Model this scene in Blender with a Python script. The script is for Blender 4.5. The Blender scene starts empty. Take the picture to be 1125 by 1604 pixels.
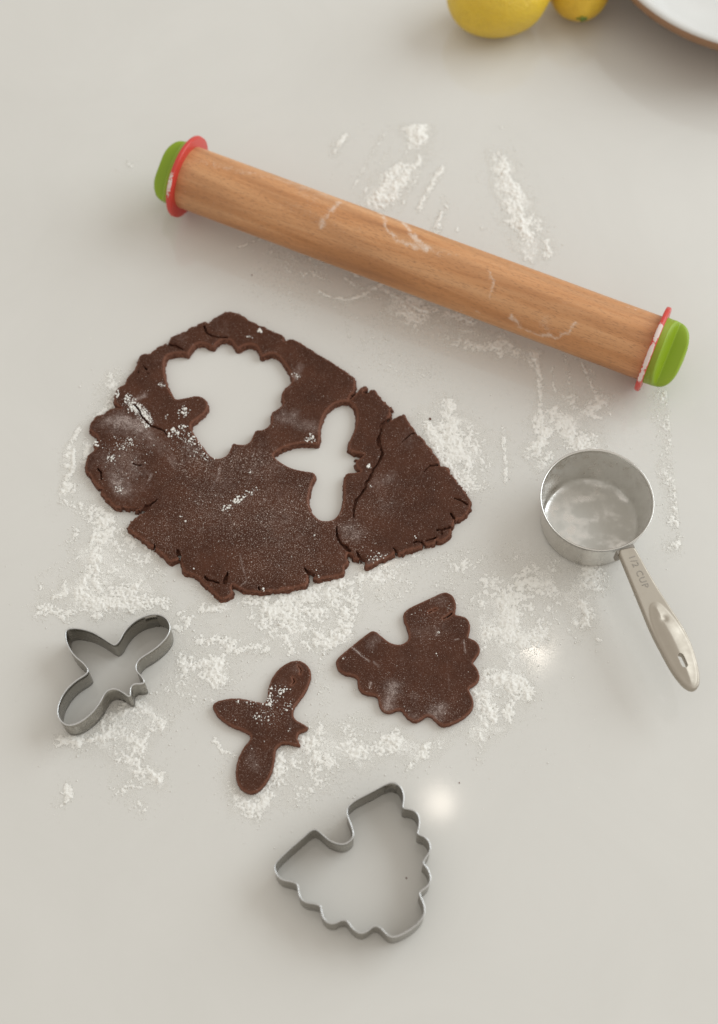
import bpy, math
import numpy as np
from mathutils import Matrix, Vector
U = 0.01                                   # lengths below are centimetres
scene = bpy.context.scene
col = scene.collection
rng = np.random.default_rng(7)

# ------------------------------------------------------------------ camera
F, ELEV, ROLL, CAMH = 2300.0, math.radians(63.688), math.radians(0.796), 90.397
W0, H0 = 1125.0, 1604.0
cam = bpy.data.cameras.new('camera'); camo = bpy.data.objects.new('camera', cam); col.objects.link(camo)
cam.sensor_fit = 'VERTICAL'; cam.sensor_height = 36; cam.sensor_width = 36
cam.lens = 36 * F / H0
camo.matrix_world = Matrix.Translation((0, 0, CAMH*U)) @ Matrix.Rotation(math.pi/2 - ELEV, 4, 'X') @ Matrix.Rotation(ROLL, 4, 'Z')
cam.clip_start = 0.02; cam.clip_end = 50
cam.dof.use_dof = True; cam.dof.focus_distance = 0.975; cam.dof.aperture_fstop = 4.0
scene.camera = camo

# ------------------------------------------------------------------ light
world = bpy.data.worlds.new('World'); scene.world = world; world.use_nodes = True
bg = world.node_tree.nodes['Background']
bg.inputs[0].default_value = (1.0, 0.952, 0.885, 1); bg.inputs[1].default_value = 0.71
def area(name, loc, target, sx, sy, power, color, shape='RECTANGLE'):
    l = bpy.data.lights.new(name, 'AREA'); l.shape = shape; l.size = sx; l.size_y = sy
    l.energy = power; l.color = color
    o = bpy.data.objects.new(name, l); col.objects.link(o)
    o.location = loc
    o.rotation_euler = (Vector(target) - Vector(loc)).to_track_quat('-Z', 'Y').to_euler()
    return o
area('window_light', (2.3, 1.55, 1.55), (0.0, 0.45, 0), 2.4, 2.0, 57.0, (0.85, 0.935, 1.0))
for i, (x, y) in enumerate(((11.57, 34.78), (5.24, 24.47), (1.34, 40.36))):   # ceiling spots mirrored in the polished top
    k = 150.0/CAMH
    area('ceiling_spot', (x*(1+k)*U, y*(1+k)*U, 1.5), (x*U, y*U, 0), 0.055, 0.055, (0.14, 0.085, 0.08)[i], (1, 0.9, 0.78), 'DISK')
scene.view_settings.view_transform = 'Standard'; scene.view_settings.look = 'None'
scene.view_settings.exposure = 0.0; scene.view_settings.gamma = 1.0

# ------------------------------------------------------------------ helpers: photo pixel -> point on a level plane
_fw = np.array([0, math.cos(ELEV), -math.sin(ELEV)]); _up = np.array([0, math.sin(ELEV), math.cos(ELEV)]); _rt = np.array([1., 0, 0])
def rays(q):
    q = np.atleast_2d(np.asarray(q, float)) - [562, 802]
    c, s = math.cos(ROLL), math.sin(ROLL)
    u = c*q[:, 0] + s*q[:, 1]; v = -s*q[:, 0] + c*q[:, 1]
    return _fw + (u/F)[:, None]*_rt - (v/F)[:, None]*_up
def at(q, h=0.0):
    d = rays(q)
    return (d*((CAMH-h)/-d[:, 2:]))[:, :2]
def zz(o, s, pts): return [(o[0]+x/s, o[1]+y/s) for x, y in pts]
ZA = lambda p: zz((120, 480), 6.25, p)
ZB = lambda p: zz((120, 640), 6.25, p)
ZC = lambda p: zz((190, 780), 6.25, p)
ZD = lambda p: zz((330, 800), 4.891, p)
ZE = lambda p: zz((540, 580), 5.357, p)
ZF = lambda p: zz((530, 740), 5.114, p)
ZG = lambda p: zz((260, 470), 5.114, p)
Z1 = lambda p: zz((100, 470), 3.125, p)
Z2 = lambda p: zz((420, 560), 3.125, p)

# ------------------------------------------------------------------ noise
def vnoise(x, y, cell, seed):
    r = np.random.default_rng(seed); N = 256; L = r.random((N, N))
    gx = x/cell + 1000.37; gy = y/cell + 1000.71
    ix = np.floor(gx).astype(int); iy = np.floor(gy).astype(int); fx = gx-ix; fy = gy-iy
    fx = fx*fx*(3-2*fx); fy = fy*fy*(3-2*fy); a = ix % N; b = iy % N; a1 = (a+1) % N; b1 = (b+1) % N
    return (L[a, b]*(1-fx)+L[a1, b]*fx)*(1-fy) + (L[a, b1]*(1-fx)+L[a1, b1]*fx)*fy
def fbm(x, y, cell, seed, n=3):
    t = 0; a = 1; s = 0; c = math.cos(.7); d = math.sin(.7)
    for i in range(n):
        t = t + a*vnoise(x, y, cell/2**i, seed+i*17); s += a; a *= .55
        x, y = c*x-d*y, d*x+c*y
    return t/s
def sstep(a, b, x):
    t = np.clip((x-a)/(b-a), 0, 1); return t*t*(3-2*t)

# ------------------------------------------------------------------ signed distances
def chaikin(P, n=1, closed=True):
    P = np.asarray(P, float)
    for _ in range(n):
        Q = np.roll(P, -1, 0)
        P = np.stack([P*.75+Q*.25, P*.25+Q*.75], 1).reshape(-1, 2)
    return P
def seg_dist(X, Y, A, B, maxd=1e9):
    best = np.full(X.shape, 1e9)
    for a, b in zip(A, B):
        ab = b-a; L = ab@ab + 1e-12
        lo = np.minimum(a, b)-maxd; hi = np.maximum(a, b)+maxd
        if maxd < 1e8:
            m = np.nonzero((X > lo[0]) & (X < hi[0]) & (Y > lo[1]) & (Y < hi[1]))[0]
            if len(m) == 0: continue
            x = X[m]; y = Y[m]
        else: m = slice(None); x = X; y = Y
        t = np.clip(((x-a[0])*ab[0]+(y-a[1])*ab[1])/L, 0, 1)
        best[m] = np.minimum(best[m], np.hypot(x-a[0]-t*ab[0], y-a[1]-t*ab[1]))
    return best
def poly_sd(X, Y, P, maxd=0.6):
    """positive inside, clipped to maxd away from the outline"""
    A = P; B = np.roll(P, -1, 0)
    d = np.minimum(seg_dist(X, Y, A, B, maxd), maxd)
    ins = np.zeros(X.shape, bool)
    for a, b in zip(A, B):
        if a[1] == b[1]: continue
        c = ((a[1] > Y) != (b[1] > Y))
        xi = (b[0]-a[0])*(Y-a[1])/(b[1]-a[1]) + a[0]
        ins ^= c & (X < xi)
    return np.where(ins, d, -d)
def crack_sd(X, Y, pts, w):
    """distance to a tapering crack: negative inside"""
    P = np.asarray(pts, float); best = np.full(X.shape, 9.)
    for i in range(len(P)-1):
        a, b = P[i], P[i+1]; ab = b-a; L = ab@ab+1e-12
        lo = np.minimum(a, b)-.6; hi = np.maximum(a, b)+.6
        m = np.nonzero((X > lo[0]) & (X < hi[0]) & (Y > lo[1]) & (Y < hi[1]))[0]
        t = np.clip(((X[m]-a[0])*ab[0]+(Y[m]-a[1])*ab[1])/L, 0, 1)
        r = w[i]+(w[i+1]-w[i])*t
        best[m] = np.minimum(best[m], np.hypot(X[m]-a[0]-t*ab[0], Y[m]-a[1]-t*ab[1])-r)
    return best

# ------------------------------------------------------------------ mesh building
def new_mesh(name, V, faces, mats, parent=None, smooth=True, fmat=None, attrs=None):
    me = bpy.data.meshes.new(name)
    V = np.asarray(V, float)*U
    if isinstance(faces, np.ndarray): faces = [faces]
    ls = []; lt = []; vi = []; p = 0
    for f in faces:
        f = np.asarray(f)
        if len(f) == 0: continue
        n = f.shape[1]; vi.append(f.ravel()); lt.append(np.full(len(f), n)); ls.append(p+np.arange(len(f))*n); p += f.size
    vi = np.concatenate(vi); lt = np.concatenate(lt); ls = np.concatenate(ls)
    me.vertices.add(len(V)); me.vertices.foreach_set('co', V.ravel())
    me.loops.add(len(vi)); me.loops.foreach_set('vertex_index', vi.astype(np.int32))
    me.polygons.add(len(ls)); me.polygons.foreach_set('loop_start', ls.astype(np.int32))
    me.polygons.foreach_set('use_smooth', np.full(len(ls), smooth))
    for m in (mats if isinstance(mats, (list, tuple)) else [mats]): me.materials.append(m)
    if fmat is not None: me.polygons.foreach_set('material_index', np.asarray(fmat, np.int32))
    for k, a in (attrs or {}).items():
        at_ = me.attributes.new(k, 'FLOAT', 'POINT'); at_.data.foreach_set('value', np.asarray(a, np.float32))
    me.update(calc_edges=True); me.validate()
    o = bpy.data.objects.new(name, me); col.objects.link(o)
    if parent: o.parent = parent
    return o
def tag(o, label=None, cat=None, group=None, kind=None):
    for k, v in (('label', label), ('category', cat), ('group', group), ('kind', kind)):
        if v: o[k] = v
    return o
def empty(name, loc=(0, 0, 0), rz=0):
    o = bpy.data.objects.new(name, None); col.objects.link(o); o.empty_display_size = .02
    o.location = Vector(loc)*U; o.rotation_euler = (0, 0, rz); return o

_CASES = {}
def _cases():
    # corners 0(0,0) 1(1,0) 2(1,1) 3(0,1); edges 4:01 5:12 6:23 7:30
    for c in range(1, 16):
        ins = [(c >> i) & 1 for i in range(4)]
        if c in (5, 10):
            for k in range(4):
                if ins[k]: _CASES.setdefault(c, []).append([k, 4+k, 4+(k-1) % 4])
            continue
        poly = []
        for k in range(4):
            if ins[k]: poly.append(k)
            if ins[k] != ins[(k+1) % 4]: poly.append(4+k)
        _CASES[c] = [poly]
_cases()
def sheet(sdf, x0, x1, y0, y1, h):
    """marching squares: outline-exact planar mesh of sdf > 0"""
    nx = int((x1-x0)/h)+2; ny = int((y1-y0)/h)+2
    xs = x0+h*np.arange(nx); ys = y0+h*np.arange(ny)
    X, Y = np.meshgrid(xs, ys, indexing='ij')
    S = sdf(X.ravel(), Y.ravel()).reshape(X.shape)
    S = np.where(np.abs(S) < 1e-4, 1e-4, S); I = S > 0
    nid = np.arange(nx*ny).reshape(nx, ny)
    t = np.clip(S[:-1]/(S[:-1]-S[1:]+1e-20), .06, .94); hx = np.stack([X[:-1]+t*h, Y[:-1]], -1)
    t = np.clip(S[:, :-1]/(S[:, :-1]-S[:, 1:]+1e-20), .06, .94); vy = np.stack([X[:, :-1], Y[:, :-1]+t*h], -1)
    base1 = nx*ny; hid = base1+np.arange((nx-1)*ny).reshape(nx-1, ny); base2 = base1+(nx-1)*ny
    vid = base2+np.arange(nx*(ny-1)).reshape(nx, ny-1)
    P = np.concatenate([np.stack([X, Y], -1).reshape(-1, 2), hx.reshape(-1, 2), vy.reshape(-1, 2)])
    D = np.concatenate([S.ravel(), np.zeros(len(P)-nx*ny)])
    code = (I[:-1, :-1]*1+I[1:, :-1]*2+I[1:, 1:]*4+I[:-1, 1:]*8)
    ids = np.stack([nid[:-1, :-1], nid[1:, :-1], nid[1:, 1:], nid[:-1, 1:], hid[:, :-1], vid[1:, :], hid[:, 1:], vid[:-1, :]], -1)
    F_ = {3: [], 4: [], 5: []}; B = []
    for c, polys in _CASES.items():
        m = ids[code == c]
        if len(m) == 0: continue
        for p in polys:
            F_[len(p)].append(m[:, p])
            for k in range(len(p)):
                a, b = p[k], p[(k+1) % len(p)]
                if a > 3 and b > 3: B.append(m[:, [a, b]])
    F_ = [np.concatenate(v) for v in F_.values() if v]; B = np.concatenate(B)
    used = np.unique(np.concatenate([f.ravel() for f in F_])); mp = -np.ones(len(P), int); mp[used] = np.arange(len(used))
    return P[used], D[used], [mp[f] for f in F_], mp[B]
def slab(name, sdf, box, h, ztop, zbot, mats, rows=3, wall=None, attrs=None, parent=None, closed_bottom=False):
    P, D, FF, B = sheet(sdf, *box, h)
    zt = ztop(P[:, 0], P[:, 1], D)
    V = [np.c_[P, zt]]; faces = list(FF); fm = [np.zeros(len(f), int) for f in FF]
    bv = np.unique(B); mp = -np.ones(len(P), int)
    e = 1e-3*5
    g = np.stack([sdf(P[bv, 0]+e, P[bv, 1])-sdf(P[bv, 0]-e, P[bv, 1]), sdf(P[bv, 0], P[bv, 1]+e)-sdf(P[bv, 0], P[bv, 1]-e)], -1)
    g = g/1.; g /= np.linalg.norm(g, axis=1)[:, None]+1e-9
    prev = None; n0 = len(P)
    A = {k: [v(P[:, 0], P[:, 1], D)] for k, v in (attrs or {}).items()}
    zb = zbot(P[bv, 0], P[bv, 1]); cur = bv.copy(); idx = -np.ones(len(P), int)
    Bl = np.searchsorted(bv, B)
    for r in range(1, rows+1):
        t = r/rows; q = P[bv].copy()
        off = wall(q[:, 0], q[:, 1], t) if wall else 0
        q = q-g*np.asarray(off).reshape(-1, 1)
        V.append(np.c_[q, zt[bv]*(1-t)+zb*t]); nxt = n0+np.arange(len(bv)); n0 += len(bv)
        quad = np.stack([cur[Bl[:, 1]], cur[Bl[:, 0]], nxt[Bl[:, 0]], nxt[Bl[:, 1]]], -1)
        faces.append(quad); fm.append(np.full(len(quad), len(mats)-1 if isinstance(mats, list) else 0)); cur = nxt
        for k in A: A[k].append(A[k][0][bv])
    if closed_bottom:
        off = n0; V.append(np.c_[P, zbot(P[:, 0], P[:, 1])])
        for f in FF: faces.append(f[:, ::-1]+off); fm.append(np.full(len(f), len(mats)-1 if isinstance(mats, list) else 0))
        for k in A: A[k].append(A[k][0])
    # group faces by size keeping materials
    by = {}
    for f, m in zip(faces, fm): by.setdefault(f.shape[1], []).append((f, m))
    fa = [np.concatenate([f for f, m in v]) for v in by.values()]; ma = np.concatenate([np.concatenate([m for f, m in v]) for v in by.values()])
    return new_mesh(name, np.concatenate(V), fa, mats, parent, True, ma, {k: np.concatenate(v) for k, v in A.items()})
def lathe(name, prof, n, mat, parent=None, axis='z', closed=False):
    P = np.asarray(prof, float); m = len(P); a = np.linspace(0, 2*np.pi, n, endpoint=False)
    R = P[:, 0][:, None]; Z = np.repeat(P[:, 1][:, None], n, 1); X = R*np.cos(a); Y = R*np.sin(a)
    V = np.stack([X, Y, Z], -1) if axis == 'z' else np.stack([Z, X, Y], -1)
    i, j = np.meshgrid(np.arange(m if closed else m-1), np.arange(n), indexing='ij'); i1 = (i+1) % m
    q = np.stack([i*n+j, i*n+(j+1) % n, i1*n+(j+1) % n, i1*n+j], -1).reshape(-1, 4)
    return new_mesh(name, V.reshape(-1, 3), q, mat, parent)
_ico = None
def ico():
    t = (1+5**.5)/2
    v = np.array([(-1,t,0),(1,t,0),(-1,-t,0),(1,-t,0),(0,-1,t),(0,1,t),(0,-1,-t),(0,1,-t),(t,0,-1),(t,0,1),(-t,0,-1),(-t,0,1)])/math.sqrt(1+t*t)
    f = np.array([(0,11,5),(0,5,1),(0,1,7),(0,7,10),(0,10,11),(1,5,9),(5,11,4),(11,10,2),(10,7,6),(7,1,8),(3,9,4),(3,4,2),(3,2,6),(3,6,8),(3,8,9),(4,9,5),(2,4,11),(6,2,10),(8,6,7),(9,8,1)])
    return v, f
def lumps(name, pos, rad, mat, squash=.6, rough=.35, parent=None, smooth=True):
    v, f = ico(); n = len(pos); r = np.random.default_rng(len(pos))
    k = 1+rough*(r.random((n, 12, 1))-.5)*2
    s = np.ones((n, 1, 3)); s[:, 0, 2] = squash; s[:, 0, :2] *= 1+.5*(r.random((n, 2))-.5)
    V = v[None]*k*s*rad[:, None, None]+pos[:, None, :]
    Fc = (f[None]+12*np.arange(n)[:, None, None]).reshape(-1, 3)
    return new_mesh(name, V.reshape(-1, 3), Fc, mat, parent, smooth)

# ------------------------------------------------------------------ materials
class NT:
    def __init__(s, name):
        s.m = bpy.data.materials.new(name); s.m.use_nodes = True; s.t = s.m.node_tree; s.N = s.t.nodes; s.L = s.t.links
        s.b = s.N['Principled BSDF']; s.out = s.N['Material Output']; s.co = s.N.new('ShaderNodeTexCoord').outputs['Object']
    def set(s, **k):
        for a, v in k.items():
            i = s.b.inputs[a.replace('_', ' ')]
            if hasattr(v, 'node'): s.L.new(v, i)
            else: i.default_value = (*v, 1) if isinstance(v, tuple) and len(v) == 3 else v
        return s
    def noise(s, scale, detail=3, rough=.5, co=None, dist=0):
        n = s.N.new('ShaderNodeTexNoise'); n.inputs['Scale'].default_value = scale; n.inputs['Detail'].default_value = detail
        n.inputs['Roughness'].default_value = rough; n.inputs['Distortion'].default_value = dist; s.L.new(co or s.co, n.inputs['Vector']); return n.outputs['Fac']
    def map(s, scale, loc=(0, 0, 0), rot=(0, 0, 0)):
        n = s.N.new('ShaderNodeMapping'); n.inputs['Scale'].default_value = scale; n.inputs['Location'].default_value = loc; n.inputs['Rotation'].default_value = rot
        s.L.new(s.co, n.inputs['Vector']); return n.outputs[0]
    def ramp(s, v, *st):
        top = max(p for p, c in st)
        if top > 1: v = s.math('DIVIDE', v, 2.); st = [(p/2, c) for p, c in st]
        n = s.N.new('ShaderNodeValToRGB'); e = n.color_ramp.elements
        while len(e) < len(st): e.new(.5)
        for k, (p, c) in zip(e, st): k.position = p; k.color = (c, c, c, 1) if not isinstance(c, tuple) else (*c, 1)
        s.L.new(v, n.inputs[0]); return n.outputs[0]
    def math(s, op, a, b=None, clamp=False):
        n = s.N.new('ShaderNodeMath'); n.operation = op; n.use_clamp = clamp
        for i, v in enumerate((a, b)):
            if v is None: continue
            if hasattr(v, 'node'): s.L.new(v, n.inputs[i])
            else: n.inputs[i].default_value = v
        return n.outputs[0]
    def mix(s, f, a, b):
        n = s.N.new('ShaderNodeMix'); n.data_type = 'RGBA'
        for i, v in ((0, f), (6, a), (7, b)):
            if hasattr(v, 'node'): s.L.new(v, n.inputs[i])
            else: n.inputs[i].default_value = (*v, 1) if isinstance(v, tuple) else v
        return n.outputs[2]
    def attr(s, name):
        n = s.N.new('ShaderNodeAttribute'); n.attribute_name = name; return n.outputs['Fac']
    def bump(s, h, strength=.3, dist=.001):
        n = s.N.new('ShaderNodeBump'); n.inputs['Strength'].default_value = strength; n.inputs['Distance'].default_value = dist
        s.L.new(h, n.inputs['Height']); s.L.new(n.outputs[0], s.b.inputs['Normal']); return s

FLOUR = (0.86, 0.83, 0.75)
def mat_table():
    s = NT('polished_quartz')
    c = s.ramp(s.noise(7, 6, .65, None, 1.), (.3, (.665, .648, .605)), (.7, (.695, .678, .635)))
    c = s.mix(s.ramp(s.noise(1400, 2), (.66, 0.), (.74, .10)), c, (.5, .46, .4))
    s.set(Base_Color=c, Roughness=s.ramp(s.noise(60, 4), (.3, .06), (.7, .09)))
    return s.bump(s.noise(1500, 2), .035, .0001).m
def mat_flour(alpha=True):
    s = NT('flour_powder' if alpha else 'flour_lump')
    c = s.mix(s.noise(700, 2), (.84, .82, .765), (.925, .905, .855))
    s.set(Base_Color=c, Roughness=.95, Specular_IOR_Level=.1)
    s.bump(s.noise(2200, 3, .7), .45, .0005)
    if alpha:
        a = s.attr('dens'); g = s.noise(2300, 3, .7)
        # thin film breaks up into grains
        v = s.math('ADD', a, s.math('MULTIPLY', s.math('SUBTRACT', g, .5), 1.1))
        s.set(Alpha=s.ramp(v, (.36, 0.), (.66, 1.)))
    return s.m
def mat_dough():
    s = NT('chocolate_dough')
    base = s.mix(s.ramp(s.noise(55, 4), (.35, 0.), (.65, 1.)), (.050, .0160, .0074), (.079, .0270, .0132))
    base = s.mix(s.ramp(s.noise(900, 3, .6), (.4, 0.), (.75, .6)), base, (.105, .050, .032))
    # thin dusting caught in the surface
    haze = s.attr('dust')
    nz = s.math('ADD', s.math('MULTIPLY', s.noise(150, 5, .7, None, 1.), .9), s.math('MULTIPLY', s.noise(1100, 3, .7), .9))
    hz = s.ramp(s.math('ADD', nz, s.math('MULTIPLY', haze, .62)), (1.04, 0.), (1.36, .16), (1.6, .7))
    hz = s.math('MULTIPLY', hz, s.ramp(s.noise(1700, 2, .6), (.38, .35), (.6, 1.25)), True)
    base = s.mix(hz, base, (.54, .45, .41))
    sp = s.attr('speck')
    th = s.math('ADD', s.noise(1500, 2, .5), s.math('MULTIPLY', sp, .075))
    base = s.mix(s.math('MULTIPLY', s.ramp(th, (.63, 0.), (.75, 1.)), .6), base, (.62, .49, .42))
    th2 = s.math('ADD', s.noise(750, 3, .6), s.math('MULTIPLY', sp, .05))
    base = s.mix(s.math('MULTIPLY', s.ramp(th2, (.70, 0.), (.76, 1.)), .8), base, (.74, .68, .62))
    base = s.mix(s.ramp(s.noise(1300, 3, .7), (.26, .7), (.42, 0.)), base, (.028, .010, .005))
    ed = s.attr('edge')
    base = s.mix(s.math('MULTIPLY', ed, .6), base, (.27, .115, .072))
    s.set(Base_Color=base, Roughness=s.ramp(s.noise(300, 3), (.3, .5), (.7, .7)), Specular_IOR_Level=.15)
    return s.bump(s.math('ADD', s.noise(700, 4, .65), s.math('MULTIPLY', s.noise(120, 2), 2.)), .6, .0008).m
def mat_dough_side():
    s = NT('cut_dough_edge')
    c = s.ramp(s.noise(450, 4, .7), (.3, (.075, .027, .015)), (.5, (.165, .066, .040)), (.75, (.30, .14, .09)))
    s.set(Base_Color=c, Roughness=.75, Specular_IOR_Level=.25)
    return s.bump(s.noise(900, 4, .75), .9, .0012).m
def mat_wood():
    s = NT('beech_wood')
    g = s.noise(1, 5, .6, s.map((5, 75, 75)), .6)
    c = s.ramp(g, (.28, (.40, .172, .066)), (.43, (.56, .262, .108)), (.56, (.64, .330, .152)), (.75, (.71, .410, .215)))
    w = s.N.new('ShaderNodeTexWave'); w.wave_type = 'RINGS'; w.rings_direction = 'SPHERICAL'
    w.inputs['Scale'].default_value = 5.5; w.inputs['Distortion'].default_value = 2.2; w.inputs['Detail'].default_value = 3; w.inputs['Detail Scale'].default_value = 1.4
    s.L.new(s.map((.9, 10, 10), (-.125, -.1, -.28)), w.inputs['Vector'])
    c = s.mix(s.math('MULTIPLY', s.ramp(w.outputs['Fac'], (.35, 0.), (.9, 1.)), .22), c, (.27, .125, .055))
    fl = s.ramp(s.noise(1, 2, .5, s.map((260, 1900, 1900))), (.56, 0.), (.66, 1.))
    c = s.mix(s.math('MULTIPLY', fl, .5), c, (.24, .11, .055))
    d = s.attr('dust'); gr = s.noise(900, 4, .75)
    a = s.ramp(s.math('ADD', d, s.math('MULTIPLY', s.math('SUBTRACT', gr, .5), 1.2)), (.26, 0.), (.95, .8))
    c = s.mix(a, c, (.80, .70, .60))
    s.set(Base_Color=c, Roughness=s.ramp(g, (.3, .42), (.7, .52)), Specular_IOR_Level=.4)
    return s.bump(s.noise(1, 3, .6, s.map((200, 1500, 1500))), .25, .0003).m
def mat_plastic(name, c, rough=.4, dusty=None):
    s = NT(name)
    cc = s.mix(s.noise(40, 3), tuple(x*.94 for x in c), tuple(min(1, x*1.05) for x in c))
    if dusty:
        a = s.ramp(s.math('ADD', s.attr('dust'), s.math('MULTIPLY', s.math('SUBTRACT', s.noise(500, 4, .7), .5), 1.0)), (.45, 0.), (.58, 1.))
        cc = s.mix(s.math('MULTIPLY', a, .85), cc, (.78, .72, .66))
        s.set(Roughness=s.math('ADD', s.math('MULTIPLY', a, .5), rough))
    else: s.set(Roughness=rough)
    s.set(Base_Color=cc, Specular_IOR_Level=.5)
    return s.bump(s.noise(500, 3), .06, .0004).m
def mat_metal(name, c, rough, dirt=0., scale=(900, 900, 25)):
    s = NT(name)
    n = s.noise(1, 4, .6, s.map(scale)); b = s.noise(90, 4, .6)
    cc = s.mix(b, tuple(x*.82 for x in c), c)
    s.set(Metallic=1., Roughness=s.ramp(b, (.3, rough*.8), (.7, rough*1.25)))
    if dirt:
        a = s.ramp(s.noise(260, 5, .7), (.62, 0.), (.78, dirt))
        cc = s.mix(a, cc, (.7, .66, .6)); s.set(Metallic=s.math('SUBTRACT', 1., a))
    s.set(Base_Color=cc)
    return s.bump(n, .08, .0004).m
def mat_cup():
    s = NT('brushed_steel')
    n = s.noise(1, 4, .6, s.map((120, 120, 2500))); b = s.noise(60, 4, .6)
    cc = s.mix(b, (.62, .60, .565), (.74, .72, .68)); d = s.attr('dust')
    a = s.ramp(s.math('ADD', d, s.math('MULTIPLY', s.math('SUBTRACT', s.noise(230, 6, .75), .5), 1.1)), (.30, 0.), (.50, .35), (.75, .85))
    cc = s.mix(a, cc, (.58, .56, .51))
    s.set(Base_Color=cc, Metallic=s.math('SUBTRACT', 1., a), Roughness=s.math('ADD', s.math('MULTIPLY', a, .45), .24))
    return s.bump(n, .10, .0003).m
def mat_lemon(c1, c2):
    s = NT('lemon_peel')
    v = s.N.new('ShaderNodeTexVoronoi'); v.inputs['Scale'].default_value = 420; s.L.new(s.co, v.inputs['Vector'])
    s.set(Base_Color=s.mix(s.noise(28, 3), c1, c2), Roughness=.38, Subsurface_Weight=.08, Specular_IOR_Level=.5)
    s.b.inputs['Subsurface Radius'].default_value = (.01, .006, .002)
    return s.bump(s.math('ADD', s.ramp(v.outputs['Distance'], (.0, 0.), (.45, 1.)), s.noise(150, 3)), .7, .0009).m
def mat_plain(name, c, rough, scale=80):
    s = NT(name); s.set(Base_Color=s.mix(s.noise(scale, 4), tuple(x*.88 for x in c), c), Roughness=rough)
    return s.bump(s.noise(scale*5, 3), .08, .0004).m

M_TABLE = mat_table(); M_FLOUR = mat_flour(); M_LUMP = mat_flour(False)
M_DOUGH = mat_dough(); M_SIDE = mat_dough_side(); M_WOOD = mat_wood()
M_GREEN = mat_plastic('green_silicone', (.26, .38, .012), .45)
M_RED = mat_plastic('red_plastic', (.60, .050, .035), .35, True)
M_TIN = mat_metal('tinned_steel_band', (.36, .34, .30), .28, .5)
M_EDGE = mat_metal('bare_steel_edge', (.72, .72, .71), .3)
M_CUP = mat_cup(); M_HANDLE = mat_metal('satin_steel', (.48, .43, .36), .5)
M_INK = mat_plain('engraved_grey', (.30, .27, .23), .6)

# ------------------------------------------------------------------ table
def bx(name, x0, x1, y0, y1, z0, z1, mat, bev=.3):
    P = np.array([(x0, y0), (x1, y0), (x1, y1), (x0, y1)], float)
    c = P.mean(0); ring = lambda k, z: np.c_[P+np.sign(c-P)*k, np.full(4, z)]
    V = np.concatenate([ring(0, z0), ring(0, z1-bev), ring(bev*.3, z1-bev*.3), ring(bev, z1)])
    q = [[3, 2, 1, 0], [12, 13, 14, 15]]
    for l in range(3):
        for k in range(4): q.append([l*4+k, l*4+(k+1) % 4, l*4+4+(k+1) % 4, l*4+4+k])
    return new_mesh(name, V, np.array(q), mat, None, False)
tag(bx('table_top', -110, 110, -15, 150, -4, 0, M_TABLE), kind='structure')

# ------------------------------------------------------------------ dough outlines (traced, laid on the plane of the dough's top)
T = 0.46                                   # cookies
TD = 0.60                                  # rolled sheet
OUT = (ZG([(22, 322), (30, 300), (45, 282), (70, 270), (100, 267), (125, 252), (155, 236), (180, 218), (205, 205), (235, 200), (248, 182), (285, 171), (325, 168), (340, 183), (355, 158), (395, 124), (450, 100), (515, 82), (560, 96), (600, 106), (640, 140), (690, 170), (740, 193), (800, 215), (870, 250), (948, 284), (938, 325), (965, 318), (1000, 297), (1060, 330), (1125, 368)])
       + [(497, 552), (516, 564), (533, 574), (541, 580)]
       + ZE([(40, 25), (92, 60), (88, 92), (84, 130), (82, 165), (30, 225), (28, 242), (42, 240), (100, 180), (112, 163), (142, 130), (180, 120), (192, 138), (155, 172), (165, 185), (190, 180), (215, 160), (255, 153), (270, 190), (310, 235), (350, 278), (400, 314), (383, 335), (380, 378), (355, 385), (366, 400), (388, 420), (440, 378), (470, 372), (488, 350), (508, 372), (530, 420), (560, 455), (595, 502), (598, 532), (645, 550), (690, 620), (720, 655), (755, 700), (790, 750), (778, 775), (798, 800), (855, 798), (882, 850), (930, 915), (968, 958)])
       + ZF([(975, 85), (1010, 140), (1045, 200), (1060, 250), (1045, 298), (1010, 338), (942, 380), (925, 366), (917, 412), (895, 437), (905, 470), (890, 508), (842, 540), (800, 545), (785, 528), (768, 557), (720, 572), (680, 582), (600, 603), (540, 627), (490, 650), (462, 640), (440, 656), (400, 675), (330, 695), (290, 716), (250, 745), (220, 744), (197, 712), (165, 690), (112, 684), (106, 655), (88, 640), (66, 628), (68, 660), (76, 690), (68, 722), (44, 740), (42, 765)])
       + ZD([(1022, 476), (960, 491), (880, 512), (805, 531), (775, 500), (752, 488), (745, 522), (735, 560), (680, 572), (600, 590), (520, 601), (450, 613), (380, 620), (300, 614), (240, 600), (190, 568), (160, 560), (152, 580), (170, 627), (140, 655), (92, 670), (50, 652), (20, 622)])
       + ZC([(905, 915), (850, 872), (800, 822), (750, 770), (690, 737), (620, 716), (600, 682), (585, 640), (583, 580), (562, 545), (556, 590), (540, 602), (475, 616), (440, 590), (380, 530), (320, 480), (240, 430), (160, 362), (100, 331), (42, 292), (82, 236), (150, 170), (225, 130)])
       + ZB([(640, 992), (560, 985), (480, 966), (400, 961), (340, 941), (310, 890), (270, 852), (233, 806), (252, 779), (215, 771), (170, 711), (120, 640), (87, 590), (80, 540), (100, 460), (122, 420), (165, 405), (182, 372), (150, 340), (175, 310), (210, 320), (200, 290), (185, 242), (142, 230), (122, 186), (140, 130), (170, 76), (220, 51)])
       + ZA([(262, 1046), (290, 1010), (350, 990), (400, 985), (440, 992), (372, 955), (360, 920), (365, 870), (382, 820), (430, 766), (470, 745), (482, 700), (540, 640), (575, 600), (590, 540), (600, 490), (640, 455), (690, 450), (722, 455), (760, 420), (800, 385), (825, 380), (862, 348), (900, 362)]))
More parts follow.
